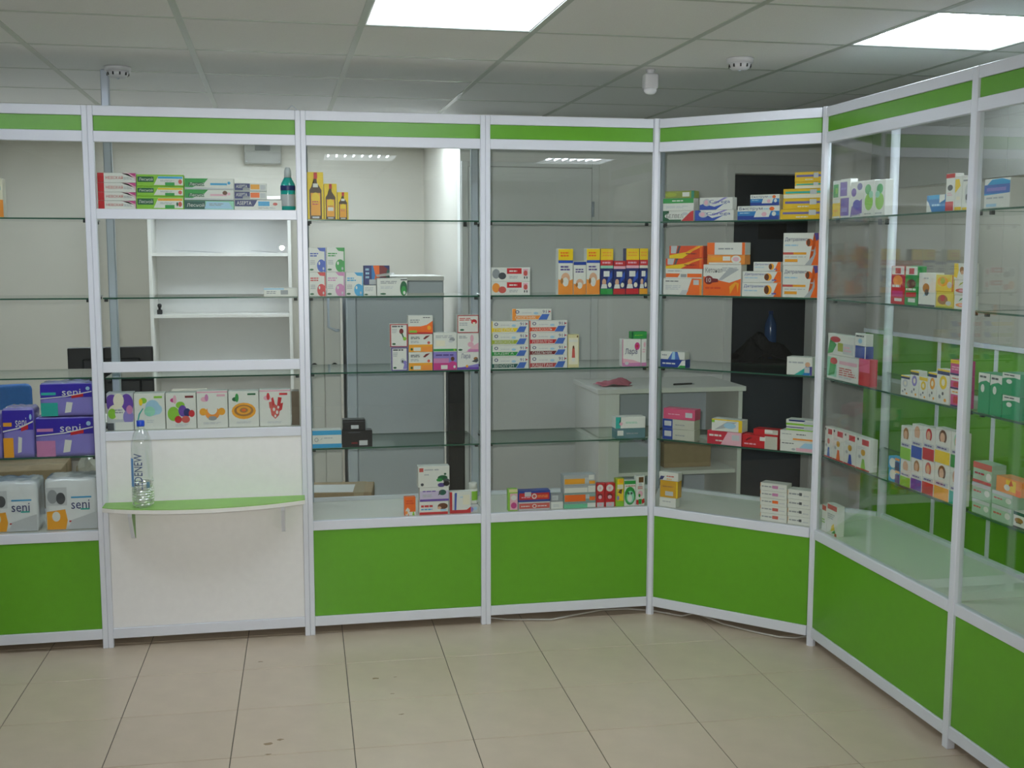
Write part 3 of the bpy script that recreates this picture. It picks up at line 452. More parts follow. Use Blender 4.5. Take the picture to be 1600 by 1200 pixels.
    ('medicine_box', 'D', 0.6307, 0.6897, 1.4455, 1.647, 0.022, 0.05, 'N;r 0 0 1 0.128 R;e .3 0.27 .16 0.075 s;q .05 0.135 .55 0.135 .5 0.225 .12 0.225 W;q .5 0.225 .95 0.375 .95 0.525 .6 0.375 B;e .75 0.21 .14 0.053 C;r .25 0.39 .72 0.51 W;r 0 0.57 1 0.63 p;r 0 0.63 1 0.75 R;b .15 0.66 .85 0.728 1 p;r 0 .75 1 1 Y;b .15 .82 .85 .94 2 A', 'navy vitamin box with a red foot and a yellow top', 'navy vitamin boxes', 'box'),
    ('medicine_box', 'D', 0.6921, 0.7299, 1.4455, 1.6475, 0.022, 0.05, 'N;r 0 0 1 0.128 A;e .3 0.27 .16 0.075 s;q .05 0.135 .55 0.135 .5 0.225 .12 0.225 W;q .5 0.225 .95 0.375 .95 0.525 .6 0.375 B;e .75 0.21 .14 0.053 C;r .25 0.39 .72 0.51 W;r 0 0.57 1 0.63 C;r 0 0.63 1 0.75 R;b .15 0.66 .85 0.728 1 p;r 0 .75 1 1 Y;b .15 .82 .85 .94 2 A', 'navy vitamin box with an amber foot, beside the corner post', 'navy vitamin boxes', 'box'),
    ('gel_box', 'D', 0.0302, 0.1945, 1.1265, 1.1791, 0.022, 0.045, 'W;r 0 0 .03 1 D2;r .03 .1 .66 .42 D2;q .66 .1 .72 .42 .66 .42 D2;t .08 .14 .6 .38 W ВЕНОЛГОН;e .13 .74 .05 .14 N;e .13 .74 .03 .09 W;t .77 .62 .93 .88 N 911;r .93 .7 .97 .8 R;q .66 .06 .88 .06 .95 .54 .76 .54 B3;e .6 .62 .06 .1 l;b .25 .6 .5 .72 1 g', 'white gel box with a dark teal stripe and a blue slanted block', 'striped gel boxes', 'box'),
    ('gel_box', 'D', 0.0303, 0.1943, 1.1797, 1.2295, 0.022, 0.045, 'W;r 0 0 .03 1 G;r .03 .1 .66 .42 G;q .66 .1 .72 .42 .66 .42 G;t .08 .14 .6 .38 W БАДЯГА;e .13 .74 .05 .14 N;e .13 .74 .03 .09 W;t .77 .62 .93 .88 N 911;r .93 .7 .97 .8 R;q .66 .06 .88 .06 .95 .54 .76 .54 B3;e .6 .62 .06 .1 l;b .25 .6 .5 .72 1 g', 'white gel box with a green stripe and a blue slanted block', 'striped gel boxes', 'box'),
    ('gel_box', 'D', 0.0304, 0.1942, 1.2301, 1.2822, 0.022, 0.045, 'W;r 0 0 .03 1 L2;r .03 .1 .66 .42 L2;q .66 .1 .72 .42 .66 .42 L2;t .08 .14 .6 .38 W ЖИВОКОСТ;e .13 .74 .05 .14 N;e .13 .74 .03 .09 W;t .77 .62 .93 .88 N 911;r .93 .7 .97 .8 R;q .66 .06 .88 .06 .95 .54 .76 .54 B3;e .6 .62 .06 .1 l;b .25 .6 .5 .72 1 g', 'white gel box with a lime green stripe and a blue slanted block', 'striped gel boxes', 'box'),
    ('gel_box', 'D', 0.0304, 0.1941, 1.2828, 1.3339, 0.022, 0.045, 'W;r 0 0 .03 1 Y;r .03 .1 .66 .42 Y;q .66 .1 .72 .42 .66 .42 Y;t .08 .14 .6 .38 W ПЧЕЛКА;e .13 .74 .05 .14 N;e .13 .74 .03 .09 W;t .77 .62 .93 .88 N 911;r .93 .7 .97 .8 R;q .66 .06 .88 .06 .95 .54 .76 .54 B3;e .6 .62 .06 .1 l;b .25 .6 .5 .72 1 g', 'white gel box with a yellow stripe and a blue slanted block', 'striped gel boxes', 'box'),
    ('gel_box', 'D', 0.198, 0.3684, 1.1265, 1.182, 0.022, 0.045, 'W;r 0 0 .03 1 r2;r .03 .1 .66 .42 r2;q .66 .1 .72 .42 .66 .42 r2;t .08 .14 .6 .38 W КАШТАН;e .13 .74 .05 .14 N;e .13 .74 .03 .09 W;t .77 .62 .93 .88 N 911;r .93 .7 .97 .8 R;q .66 .06 .88 .06 .95 .54 .76 .54 B3;e .6 .62 .06 .1 l;b .25 .6 .5 .72 1 g', 'white gel box with a brick red stripe and a blue slanted block', 'striped gel boxes', 'box'),
    ('gel_box', 'D', 0.1978, 0.3681, 1.1826, 1.2296, 0.022, 0.045, 'W;r 0 0 .03 1 r;r .03 .1 .66 .42 r;q .66 .1 .72 .42 .66 .42 r;t .08 .14 .6 .38 W САБЕЛЬНИК;e .13 .74 .05 .14 N;e .13 .74 .03 .09 W;t .77 .62 .93 .88 N 911;r .93 .7 .97 .8 R;q .66 .06 .88 .06 .95 .54 .76 .54 B3;e .6 .62 .06 .1 l;b .25 .6 .5 .72 1 g', 'white gel box with a maroon stripe and a blue slanted block', 'striped gel boxes', 'box'),
    ('gel_box', 'D', 0.1977, 0.3678, 1.2302, 1.2832, 0.022, 0.045, 'W;r 0 0 .03 1 R;r .03 .1 .66 .42 R;q .66 .1 .72 .42 .66 .42 R;t .08 .14 .6 .38 W РЕВМАЛГОН;e .13 .74 .05 .14 N;e .13 .74 .03 .09 W;t .77 .62 .93 .88 N 911;r .93 .7 .97 .8 R;q .66 .06 .88 .06 .95 .54 .76 .54 B3;e .6 .62 .06 .1 l;b .25 .6 .5 .72 1 g', 'white gel box with a bright red stripe and a blue slanted block', 'striped gel boxes', 'box'),
    ('gel_box', 'D', 0.1975, 0.3674, 1.2838, 1.3351, 0.022, 0.045, 'W;r 0 0 .03 1 O3;r .03 .1 .66 .42 O3;q .66 .1 .72 .42 .66 .42 O3;t .08 .14 .6 .38 W НАМОЗОЛЬ;e .13 .74 .05 .14 N;e .13 .74 .03 .09 W;t .77 .62 .93 .88 N 911;r .93 .7 .97 .8 R;q .66 .06 .88 .06 .95 .54 .76 .54 B3;e .6 .62 .06 .1 l;b .25 .6 .5 .72 1 g', 'white gel box with a orange red stripe and a blue slanted block', 'striped gel boxes', 'box'),
    ('gel_box', 'D', 0.1217, 0.2963, 1.3357, 1.3863, 0.022, 0.045, 'W;r 0 0 .1 1 O2;r .03 .1 .66 .42 O2;q .66 .1 .72 .42 .66 .42 O2;t .08 .14 .6 .38 W ОКОПНИК;e .13 .74 .05 .14 N;e .13 .74 .03 .09 W;t .77 .62 .93 .88 N 911;r .93 .7 .97 .8 R;q .66 .06 .88 .06 .95 .54 .76 .54 B3;e .6 .62 .06 .1 l;b .25 .6 .5 .72 1 g', 'white gel box with an amber stripe, lying across the two stacks', 'striped gel boxes', 'box'),
    ('medicine_box', 'D', 0.3708, 0.4204, 1.1265, 1.2721, 0.022, 0.04, 'C2;r .08 .1 .92 .9 C;q .35 .3 .65 .3 .6 .6 .5 .66 .4 .6 R2;e .5 .62 .08 .05 U;e .5 .24 .16 .06 W;r .1 .78 .9 .84 W;e .85 .94 .06 .03 U', 'tall cream box with a small reddish figure beside the gel boxes', None, 'box'),
    ('medicine_box', 'D', 0.6176, 0.7034, 1.1265, 1.2487, 0.022, 0.045, 'W;r 0 0 1 .14 M2;q 0 .14 1 .14 .6 .24 0 .3 p;e .8 .74 .14 .14 M;e .8 .74 .06 .06 R;t .16 .4 .8 .66 N Лара;r 0 .1 .04 1 M;e .25 .12 .1 .06 g', 'white and pink box with a flower, under a small green box', None, 'box'),
    ('medicine_box', 'D', 0.6608, 0.7299, 1.2493, 1.2813, 0.022, 0.045, 'G;r 0 0 .1 1 D;b .2 .4 .8 .6 1 L', 'small green box lying on the two pink boxes', None, 'box'),
    ('medicine_box', 'D', 0.7061, 0.7299, 1.1265, 1.2473, 0.022, 0.045, 'W;r 0 0 1 .14 M2;e .6 .8 .2 .1 p;b .2 .5 .8 .66 2 p', 'white and pink box squeezed against the corner post', None, 'box'),
    ('medicine_box', 'D', 0.5917, 0.7299, 0.8045, 0.8496, 0.022, 0.06, 'T2;r .06 .3 .26 .8 W;b .36 .4 .8 .6 1 H', 'slate teal flat box, lower of two by the corner post', None, 'box'),
    ('medicine_box', 'D', 0.5911, 0.7299, 0.8502, 0.9015, 0.022, 0.06, 'W;r .0 0 .1 1 T;q .1 0 .16 0 .12 .5 .18 1 .1 1 T;b .34 .4 .74 .6 2 m;e .18 .4 .06 .14 p', 'white flat box with a teal end, upper of two', None, 'box'),
    ('medicine_box', 'D', 0.1037, 0.1467, 0.4975, 0.5958, 0.02, 0.03, 'L;r .1 .85 1 1 C2;r .2 .05 1 .8 p;e .6 .25 .3 .14 M;e .6 .6 .3 .12 W', 'small pink and lime upright box on the counter', None, 'box'),
    ('medicine_box', 'D', 0.1508, 0.2943, 0.4975, 0.5344, 0.02, 0.05, 'g;r .02 .2 .98 .85 R2;e .5 .5 .07 .24 W;e .5 .5 .04 .14 R;b .08 .4 .36 .6 1 W;b .6 .4 .92 .6 1 W', 'red and grey flat box, lower of two with a round emblem', None, 'box'),
    ('medicine_box', 'D', 0.1493, 0.2941, 0.535, 0.5847, 0.02, 0.05, 'B2;r .03 .2 .97 .8 R;e .5 .5 .08 .24 W;e .5 .5 .05 .14 R2;b .1 .34 .4 .5 1 p;b .6 .36 .94 .62 2 O2;r .2 .5 .4 .9 g', 'red and blue flat box with a round emblem, upper of two', None, 'box'),
    ('medicine_box', 'D', 0.2967, 0.3526, 0.4975, 0.5302, 0.02, 0.03, 'W;b .2 .3 .8 .7 2 g', 'tiny white box under a grey one on the counter', None, 'box'),
    ('medicine_box', 'D', 0.2965, 0.3524, 0.5308, 0.5663, 0.02, 0.03, 'H;r .1 .2 .6 .8 g;b .15 .35 .5 .65 2 g2', 'tiny grey box on a white one on the counter', None, 'box'),
    ('medicine_box', 'D', 0.3553, 0.5027, 0.4975, 0.5225, 0.02, 0.06, 'm2;r 0 0 .74 .75 G2;r .74 .1 1 .9 W', 'grey and green flat box, lowest of the stack of four', None, 'box'),
    ('medicine_box', 'D', 0.3551, 0.5023, 0.5231, 0.5646, 0.02, 0.06, 'm2;r .03 .12 .68 .85 O;r .8 .2 .98 .6 O;r .68 .4 .8 .85 g', 'grey and orange flat box, third from the top of four', None, 'box'),
    ('medicine_box', 'D', 0.3549, 0.502, 0.5652, 0.6008, 0.02, 0.06, 'g2;r .03 .1 .74 .7 W;r .76 .1 .98 .9 W', 'grey and white flat box, second from the top of four', None, 'box'),
    ('medicine_box', 'D', 0.3546, 0.5015, 0.6014, 0.6485, 0.02, 0.06, 'g2;r .03 .12 .66 .62 A;r .66 .2 .78 .7 g;r .8 .1 .98 .4 A;r .78 .5 .95 .95 W', 'grey and amber flat box, topmost of the stack of four', None, 'box'),
    ('medicine_box', 'D', 0.5045, 0.5436, 0.4975, 0.6061, 0.02, 0.03, 'R;e .46 .8 .36 .15 W;e .46 .8 .14 .06 p;e .46 .46 .3 .12 r;e .46 .42 .2 .08 p;r .1 0 .9 .2 g;e .5 .1 .2 .06 p', 'small red box with a white cloud, nearer the flat stack', 'small red boxes', 'box'),
    ('medicine_box', 'D', 0.546, 0.5917, 0.4975, 0.6048, 0.02, 0.03, 'R;e .46 .8 .36 .15 W;e .46 .8 .14 .06 p;e .46 .46 .3 .12 r;e .46 .42 .2 .08 p;r .1 0 .9 .2 g;e .5 .1 .2 .06 p', 'small red box with a white cloud, beside the yellow box', 'small red boxes', 'box'),
    ('medicine_box', 'D', 0.5942, 0.6327, 0.4975, 0.6248, 0.02, 0.03, 'L2;r .2 .2 .95 .98 Y;e .65 .9 .25 .08 A;r .2 .62 .9 .78 C;q .3 .5 .5 .6 .8 .62 .7 .44 U;e .3 .3 .15 .08 V;r .1 0 1 .18 L', 'small yellow upright box between red and green boxes', None, 'box'),
    ('medicine_box', 'D', 0.6351, 0.6871, 0.4975, 0.6133, 0.02, 0.03, 'W;r .0 .86 1 1 G;e .5 .4 .5 .36 G;e .54 .36 .34 .24 m;e .5 .3 .2 .14 W;e .36 .5 .1 .05 d;e .64 .5 .1 .05 d;b .1 .76 .95 .82 1 R2', 'white box with a green round smiling emblem', None, 'box'),
    ('medicine_box', 'D', 0.6894, 0.7299, 0.4975, 0.6326, 0.02, 0.03, 'W;r .3 .78 .85 .96 U;e .5 .7 .2 .08 g;b .2 .55 .85 .66 2 R2;e .5 .4 .28 .1 p;e .4 .34 .12 .06 G;q 0 .05 .3 .02 .3 .2 .05 .2 R;q .7 .05 1 .1 .95 .24 .66 .2 R;r .3 .05 .66 .22 G', 'tall white box with strawberries beside the corner post', None, 'box'),
    ('medicine_box', 'E', 0.0246, 0.1707, 1.7635, 1.8082, 0.022, 0.05, 'W;q 0 0 0 1 .2 1 .05 .5 .2 0 D;r 0 0 .6 .16 D;q .6 0 1 0 1 1 .9 .9 .8 .4 R;e .38 .5 .32 .32 W;t .12 .3 .66 .66 K БЕЛВЕЛ;e .72 .7 .1 .15 g', 'white, green and red box with black lettering, lowest of its stack', None, 'box'),
    ('medicine_box', 'E', 0.0246, 0.1697, 1.8088, 1.8616, 0.022, 0.05, 'W;r 0 .6 1 1 G;b .3 .72 .7 .88 1 W;b .1 .2 .9 .4 2 g', 'green over white box, middle of its stack', None, 'box'),
    ('medicine_box', 'E', 0.0336, 0.1718, 1.8622, 1.8927, 0.022, 0.05, 'L3;r .9 0 1 1 T3;r .6 .2 .84 .8 W;e .2 .5 .2 .3 L2', 'olive green box with a price tag, topmost of its stack', None, 'box'),
    ('medicine_box', 'E', 0.1764, 0.3537, 1.7635, 1.8084, 0.022, 0.045, 'W;q 0 0 .5 0 .75 .5 .45 .25 .15 .3 .12 1 0 1 B;e .22 .6 .12 .3 g;e .2 .6 .06 .2 p;q .35 .45 .5 .5 .85 .98 .75 .98 V;t .3 .46 .92 .8 B2 Corega', 'white and blue denture paste box, lower of two', None, 'box'),
    ('medicine_box', 'E', 0.1977, 0.3482, 1.809, 1.8607, 0.022, 0.045, 'W;q 0 0 .5 0 .75 .5 .45 .25 .15 .3 .12 .5 0 .4 B;e .22 .6 .12 .3 g;e .2 .6 .06 .2 p;q .35 .45 .5 .5 .85 .98 .75 .98 V;t .3 .46 .92 .8 B2 Corega', 'white and blue denture paste box, upper of two', None, 'box'),
    ('medicine_box', 'E', 0.3704, 0.5546, 1.7635, 1.8213, 0.022, 0.045, 'W;r 0 0 1 .62 S2;r 0 0 1 .3 B2;t .05 .66 .6 .92 N Быструм;b .62 .7 .8 .86 1 l;e .82 .78 .06 .14 O;q .4 .2 .75 .2 .8 .62 .45 .62 W;e .64 .4 .06 .16 p;e .87 .42 .05 .16 W;b .06 .44 .36 .56 1 l', 'white and blue gel box with an orange dot, the larger lower one', None, 'box'),
    ('medicine_box', 'E', 0.4258, 0.5522, 1.8219, 1.8671, 0.022, 0.045, 'W;r 0 0 1 .62 S2;r 0 0 1 .3 B2;t .05 .66 .6 .92 N Быструм;b .62 .7 .8 .86 1 l;e .82 .78 .06 .14 O;q .4 .2 .75 .2 .8 .62 .45 .62 W;e .64 .4 .06 .16 p;e .87 .42 .05 .16 W;b .06 .44 .36 .56 1 l', 'white and blue gel box with an orange dot, the smaller upper one', None, 'box'),
    ('medicine_box', 'E', 0.5579, 0.724, 1.7635, 1.8044, 0.022, 0.05, 'Y2;r .06 .5 1 .72 P4;r 0 .0 1 .42 Y2;b .4 .14 .7 .32 1 W;r .72 .4 .9 .9 g', 'yellow flat box with a violet stripe, lowest of five', None, 'box'),
    ('medicine_box', 'E', 0.5676, 0.724, 1.805, 1.8478, 0.022, 0.05, 'Y2;r .06 .5 1 .72 P4;r 0 .0 1 .42 Y2;b .4 .14 .7 .32 1 W;r .72 .4 .9 .9 g', 'yellow flat box with a violet stripe, fourth from the top of five', None, 'box'),
    ('medicine_box', 'E', 0.5686, 0.724, 1.8484, 1.8863, 0.022, 0.05, 'Y2;r .06 .5 1 .72 T;r 0 .0 1 .42 C;b .4 .14 .7 .32 1 W;r .72 .4 .9 .9 g', 'yellow and cream flat box with a turquoise stripe, middle of five', None, 'box'),
    ('medicine_box', 'E', 0.6158, 0.724, 1.8869, 1.9126, 0.022, 0.05, 'Y2;r .06 .5 1 .72 T;r 0 .0 1 .42 C;b .4 .14 .7 .32 1 W;r .72 .4 .9 .9 g', 'short cream box with a turquoise stripe, second from the top of five', None, 'box'),
    ('medicine_box', 'E', 0.6148, 0.724, 1.9132, 1.9521, 0.022, 0.05, 'Y2;r .06 .5 1 .72 P4;r 0 .0 1 .42 Y2;b .4 .14 .7 .32 1 W;r .72 .4 .9 .9 g', 'short yellow box with a violet stripe, topmost of five', None, 'box'),
    ('medicine_box', 'E', 0.0316, 0.216, 1.4455, 1.517, 0.022, 0.05, 'W;q .6 0 1 0 1 1 .74 1 O;r .94 0 1 1 O2;r .78 .62 .92 .92 g;b .06 .78 .4 .88 1 d;b .06 .3 .5 .6 3 g;q .42 0 .58 0 .66 .3 .5 .3 g', 'white box with a slanted orange end, lowest of its stack', None, 'box'),
    ('medicine_box', 'E', 0.0429, 0.2148, 1.5176, 1.5585, 0.022, 0.05, 'W;q 0 .1 .34 .1 .4 .5 0 .5 O;r .6 .1 1 .5 O;r .42 .12 .58 .45 H;b .06 .7 .5 .85 1 H', 'white box with broken orange stripe, third from the top of its stack', None, 'box'),
    ('medicine_box', 'E', 0.0422, 0.2198, 1.5591, 1.6026, 0.022, 0.05, 'O3;q 0 0 .4 0 .7 .6 1 1 .85 1 .5 .5 0 .25 Y;q .05 .4 .2 .4 .24 1 .05 1 g;q .22 .4 .28 .4 .34 1 .28 1 d;q .4 .3 .7 .6 .9 .95 .8 .95 .6 .6 A;b .5 .3 .9 .45 1 r;r .9 .1 .96 .95 O', 'orange and yellow flame box, lower of two', None, 'box'),
    ('medicine_box', 'E', 0.0585, 0.2188, 1.6032, 1.6576, 0.022, 0.05, 'O3;q 0 0 .4 0 .7 .6 1 1 .85 1 .5 .5 0 .25 Y;q .05 .4 .2 .4 .24 1 .05 1 g;q .22 .4 .28 .4 .34 1 .28 1 d;q .4 .3 .7 .6 .9 .95 .8 .95 .6 .6 A;b .5 .3 .9 .45 1 r;r .9 .1 .96 .95 O', 'orange and yellow flame box, topmost of its stack', None, 'box'),
    ('medicine_box', 'E', 0.2211, 0.3935, 1.4455, 1.5781, 0.022, 0.06, 'W;q 0 0 1 0 1 .55 .7 .42 .4 .5 0 .62 O;q .4 .5 .5 .5 .95 .85 .7 .9 g2;t .06 .74 .5 .9 d Кетонал;b .5 .78 .92 .92 3 g2;e .15 .5 .12 .14 r;t .09 .43 .21 .57 W 10;q .24 .42 .4 .44 .4 .54 .24 .56 r;q .72 .05 .88 .4 .92 .1 .95 .4 .85 .45 .7 .3 A;b .06 .2 .5 .3 1 O3', 'large white and orange box with a round maroon seal', None, 'box'),
    ('medicine_box', 'E', 0.2376, 0.4084, 1.5787, 1.6185, 0.022, 0.06, 'O2;r .05 .38 .42 .75 A;r .42 .4 .62 .85 W;e .77 .55 .13 .4 W;e .77 .55 .08 .24 p;r .05 0 .9 .2 W', 'orange flat box with a white round emblem', None, 'box'),
    ('medicine_box', 'E', 0.2365, 0.4087, 1.6191, 1.6708, 0.022, 0.06, 'W;r 0 0 .2 1 O;r .92 0 1 1 O;b .3 .4 .7 .6 1 H', 'white flat box with orange ends, topmost of its stack', None, 'box'),
    ('medicine_box', 'E', 0.3986, 0.5711, 1.4455, 1.5037, 0.022, 0.05, 'W;q .76 0 1 0 1 1 .9 1 .84 .5 O;t .05 .6 .62 .86 B2 Детралекс;e .66 .5 .1 .34 A;e .63 .5 .06 .3 U;b .06 .36 .4 .5 1 l;b .76 .14 .9 .34 1 B;q .4 0 .8 0 .84 .2 .6 .1 g', 'white and orange tablet box, lowest of three', 'white and orange tablet boxes', 'box'),
    ('medicine_box', 'E', 0.4001, 0.5696, 1.5043, 1.5505, 0.022, 0.05, 'W;q .76 0 1 0 1 1 .9 1 .84 .5 O;t .05 .6 .62 .86 B2 Детралекс;e .66 .5 .1 .34 A;e .63 .5 .06 .3 U;b .06 .36 .4 .5 1 l;b .76 .14 .9 .34 1 B;q .4 0 .8 0 .84 .2 .6 .1 g', 'white and orange tablet box, middle of three', 'white and orange tablet boxes', 'box'),
    ('medicine_box', 'E', 0.4472, 0.5656, 1.5511, 1.5901, 0.022, 0.05, 'W;q .76 0 1 0 1 1 .9 1 .84 .5 O;t .05 .6 .62 .86 B2 Детралекс;e .66 .5 .1 .34 A;e .63 .5 .06 .3 U;b .06 .36 .4 .5 1 l;b .76 .14 .9 .34 1 B;q .4 0 .8 0 .84 .2 .6 .1 g', 'short white and orange tablet box set behind, topmost of three', 'white and orange tablet boxes', 'box'),
    ('medicine_box', 'E', 0.5755, 0.724, 1.4455, 1.5764, 0.022, 0.06, 'W;q .72 0 1 0 1 1 .86 1 .92 .7 .9 .3 O;q .86 1 .98 1 1 .8 .92 .75 P3;q .62 0 .8 0 .92 .35 .9 .6 .84 .3 g2;t .05 .72 .68 .86 N Детралекс;b .05 .58 .45 .66 1 l;e .74 .7 .1 .12 O;e .71 .7 .05 .12 U;r 0 .33 .3 .4 R2;r .3 .33 .66 .4 A;b .06 .24 .7 .28 1 g2;r .06 .1 .42 .19 A;b .8 .42 .92 .5 1 g2', 'large white tablet box with orange edge, lower of two', 'large white and orange tablet boxes', 'box'),
    ('medicine_box', 'E', 0.5741, 0.724, 1.577, 1.7085, 0.022, 0.06, 'W;q .72 0 1 0 1 1 .86 1 .92 .7 .9 .3 O;q .86 1 .98 1 1 .8 .92 .75 P3;q .62 0 .8 0 .92 .35 .9 .6 .84 .3 g2;t .05 .72 .68 .86 N Детралекс;b .05 .58 .45 .66 1 l;e .74 .7 .1 .12 O;e .71 .7 .05 .12 U;r 0 .33 .3 .4 R2;r .3 .33 .66 .4 A;b .06 .24 .7 .28 1 g2;r .06 .1 .42 .19 A;b .8 .42 .92 .5 1 g2', 'large white tablet box with orange edge, upper of two', 'large white and orange tablet boxes', 'box'),
    ('medicine_box', 'E', 0.0246, 0.1446, 1.1265, 1.1604, 0.022, 0.05, 'B2;b .08 .34 .6 .66 1 W;q .7 0 1 0 1 1 .86 .9 W;q .7 0 1 0 1 .3 .8 .3 G', 'navy flat box with a green corner, lower of two', None, 'box'),
    ('medicine_box', 'E', 0.0246, 0.1409, 1.161, 1.1957, 0.022, 0.05, 'W;q .3 0 .8 0 .7 1 .5 1 B3;q .45 0 .6 0 .6 1 .5 1 l;b .06 .4 .3 .7 1 H', 'white and blue flat box, upper of two by the corner post', None, 'box'),
    ('medicine_box', 'E', 0.6036, 0.7121, 1.1265, 1.2013, 0.022, 0.06, 'W;b .08 .62 .66 .78 1 g2;q .5 0 .9 0 1 .4 .8 .6 S2;q .3 0 .6 0 .8 .34 .7 .4 T;r .92 0 1 .5 P3;e .82 .6 .1 .14 s;r .7 .15 .9 .45 g', 'white box with blue and turquoise rays standing by itself', None, 'box'),
    ('medicine_box', 'E', 0.0401, 0.1937, 0.8045, 0.8525, 0.022, 0.06, 'C3;r 0 0 .32 1 B2;r .06 .3 .28 .8 g;b .4 .35 .7 .55 1 H', 'grey box with a blue end, lowest of its stack', None, 'box'),
    ('medicine_box', 'E', 0.0393, 0.1927, 0.8531, 0.8958, 0.022, 0.06, 'C3;r 0 0 .32 1 B2;r .06 .3 .28 .8 g;b .4 .35 .7 .55 1 H', 'grey box with a blue end, middle of its stack under the pink one', None, 'box'),
    ('medicine_box', 'E', 0.0432, 0.1948, 0.8964, 0.9436, 0.022, 0.06, 'M4;r .7 .25 .92 .7 g;b .15 .4 .6 .55 1 p', 'pink box with a price tag, topmost of its stack', None, 'box'),
    ('medicine_box', 'E', 0.2545, 0.4131, 0.8045, 0.8624, 0.022, 0.06, 'R3;q .4 0 1 0 1 1 .6 1 p;b .06 .55 .5 .8 1 W;r .72 .4 .94 .8 g;b .25 .2 .5 .38 1 W', 'red and pink box lying under a yellow green one', None, 'box'),
    ('medicine_box', 'E', 0.2742, 0.4151, 0.863, 0.9152, 0.022, 0.06, 'W;r .88 0 1 1 Y;r 0 .9 1 1 Y;q .1 .1 .5 .3 .84 .85 .5 .8 g2;e .6 .5 .2 .25 l;r 0 .7 .1 .9 L', 'white and yellow green box on the red and pink one', None, 'box'),
    ('medicine_box', 'E', 0.4163, 0.573, 0.8045, 0.8594, 0.022, 0.06, 'R;r .64 0 1 1 C3;r .5 .6 .66 .9 W;b .06 .2 .45 .4 1 p;q .12 .5 .3 .8 .2 .8 .1 .6 r', 'red box with a pale end lying beside the red and pink box', None, 'box'),
    ('medicine_box', 'E', 0.4658, 0.5746, 0.86, 0.888, 0.022, 0.06, 'R;r .46 .3 1 1 C3;r .46 .5 .78 .95 W', 'thin red box with a pale end, upper one', None, 'box'),
    ('medicine_box', 'E', 0.5843, 0.724, 0.8045, 0.8496, 0.022, 0.06, 'W;q .5 .1 .75 .9 1 .9 1 .1 l;r .5 .1 1 .4 p;b .06 .7 .45 .84 1 d;e .42 .24 .06 .1 g2', 'white box with pastel blue and pink blur, lowest of its stack', None, 'box'),
    ('medicine_box', 'E', 0.583, 0.724, 0.8502, 0.8924, 0.022, 0.06, 'W;r .4 .1 1 .28 O2;b .06 .6 .4 .72 1 H;b .5 .6 .8 .76 1 d', 'white box with an orange line, second lowest of its stack', None, 'box'),
    ('medicine_box', 'E', 0.6086, 0.724, 0.893, 0.9138, 0.022, 0.06, 'W;r 0 .1 1 .4 L;r 0 .6 .66 .8 P3;r .66 .3 .98 .9 g', 'thin white box with lime and violet lines, below the topmost', None, 'box'),
    ('medicine_box', 'E', 0.6079, 0.724, 0.9144, 0.9405, 0.022, 0.06, 'W;r 0 .1 1 .4 L;r .1 .7 .7 .95 N;r .66 .3 .98 .8 g', 'thin white box with lime and navy lines, topmost of its stack', None, 'box'),
    ('medicine_box', 'E', 0.0307, 0.1114, 0.4975, 0.5405, 0.02, 0.04, 'W;b .2 .5 .8 .7 1 g2', 'plain white box under the mustard box', None, 'box'),
    ('medicine_box', 'E', 0.0328, 0.1196, 0.5411, 0.6174, 0.02, 0.04, 'A2;r .3 .12 .75 .38 g;b .15 .6 .8 .72 1 U2;r .92 0 1 1 Y', 'mustard yellow box with a price tag on the counter', None, 'box'),
    ('medicine_box', 'E', 0.0271, 0.1216, 0.618, 0.6564, 0.02, 0.04, 'W;q 0 .0 .2 .1 .3 .5 .1 .5 N;b .4 .4 .8 .65 1 R2;b .4 .1 .7 .3 1 A', 'white box with navy and red print on the mustard one', None, 'box'),
    ('medicine_box', 'E', 0.5064, 0.6234, 0.4975, 0.5313, 0.02, 0.06, 'W;b .06 .4 .5 .7 1 H;r .46 .35 .68 .75 R2;b .72 .35 .92 .6 1 g;r .0 .5 .02 1 O2', 'white tablet box with a red mark, lowest of the left stack of five', 'white tablet boxes', 'box'),
    ('medicine_box', 'E', 0.5055, 0.6224, 0.5319, 0.5643, 0.02, 0.06, 'W;b .06 .4 .5 .7 1 H;r .46 .35 .68 .75 R2;b .72 .35 .92 .6 1 g;r .0 .5 .02 1 O2', 'white tablet box with a red mark, fourth of the left stack of five', 'white tablet boxes', 'box'),
    ('medicine_box', 'E', 0.5046, 0.6215, 0.5649, 0.5958, 0.02, 0.06, 'W;b .06 .4 .5 .7 1 H;r .46 .35 .68 .75 O;b .72 .35 .92 .6 1 g;r .0 .5 .02 1 O2', 'white tablet box with a orange mark, middle of the left stack of five', 'white tablet boxes', 'box'),
    ('medicine_box', 'E', 0.5038, 0.6205, 0.5964, 0.6274, 0.02, 0.06, 'W;b .06 .4 .5 .7 1 H;r .46 .35 .68 .75 M2;b .72 .35 .92 .6 1 g;r .0 .5 .02 1 O2', 'white tablet box with a magenta mark, second of the left stack of five', 'white tablet boxes', 'box'),
    ('medicine_box', 'E', 0.5029, 0.6196, 0.628, 0.6602, 0.02, 0.06, 'W;b .06 .4 .5 .7 1 H;r .46 .35 .68 .75 M2;b .72 .35 .92 .6 1 g;r .0 .5 .02 1 O2', 'white tablet box with a magenta mark, topmost of the left stack of five', 'white tablet boxes', 'box'),
    ('medicine_box', 'E', 0.6274, 0.724, 0.4975, 0.5322, 0.02, 0.06, 'W;b .06 .4 .6 .7 1 H;r .5 .4 .62 .72 d;b .68 .3 .92 .55 1 g;r 0 .4 .02 .9 A', 'white tablet box with grey print, lowest of the stack of four by the post', 'white tablet boxes with grey print', 'box'),
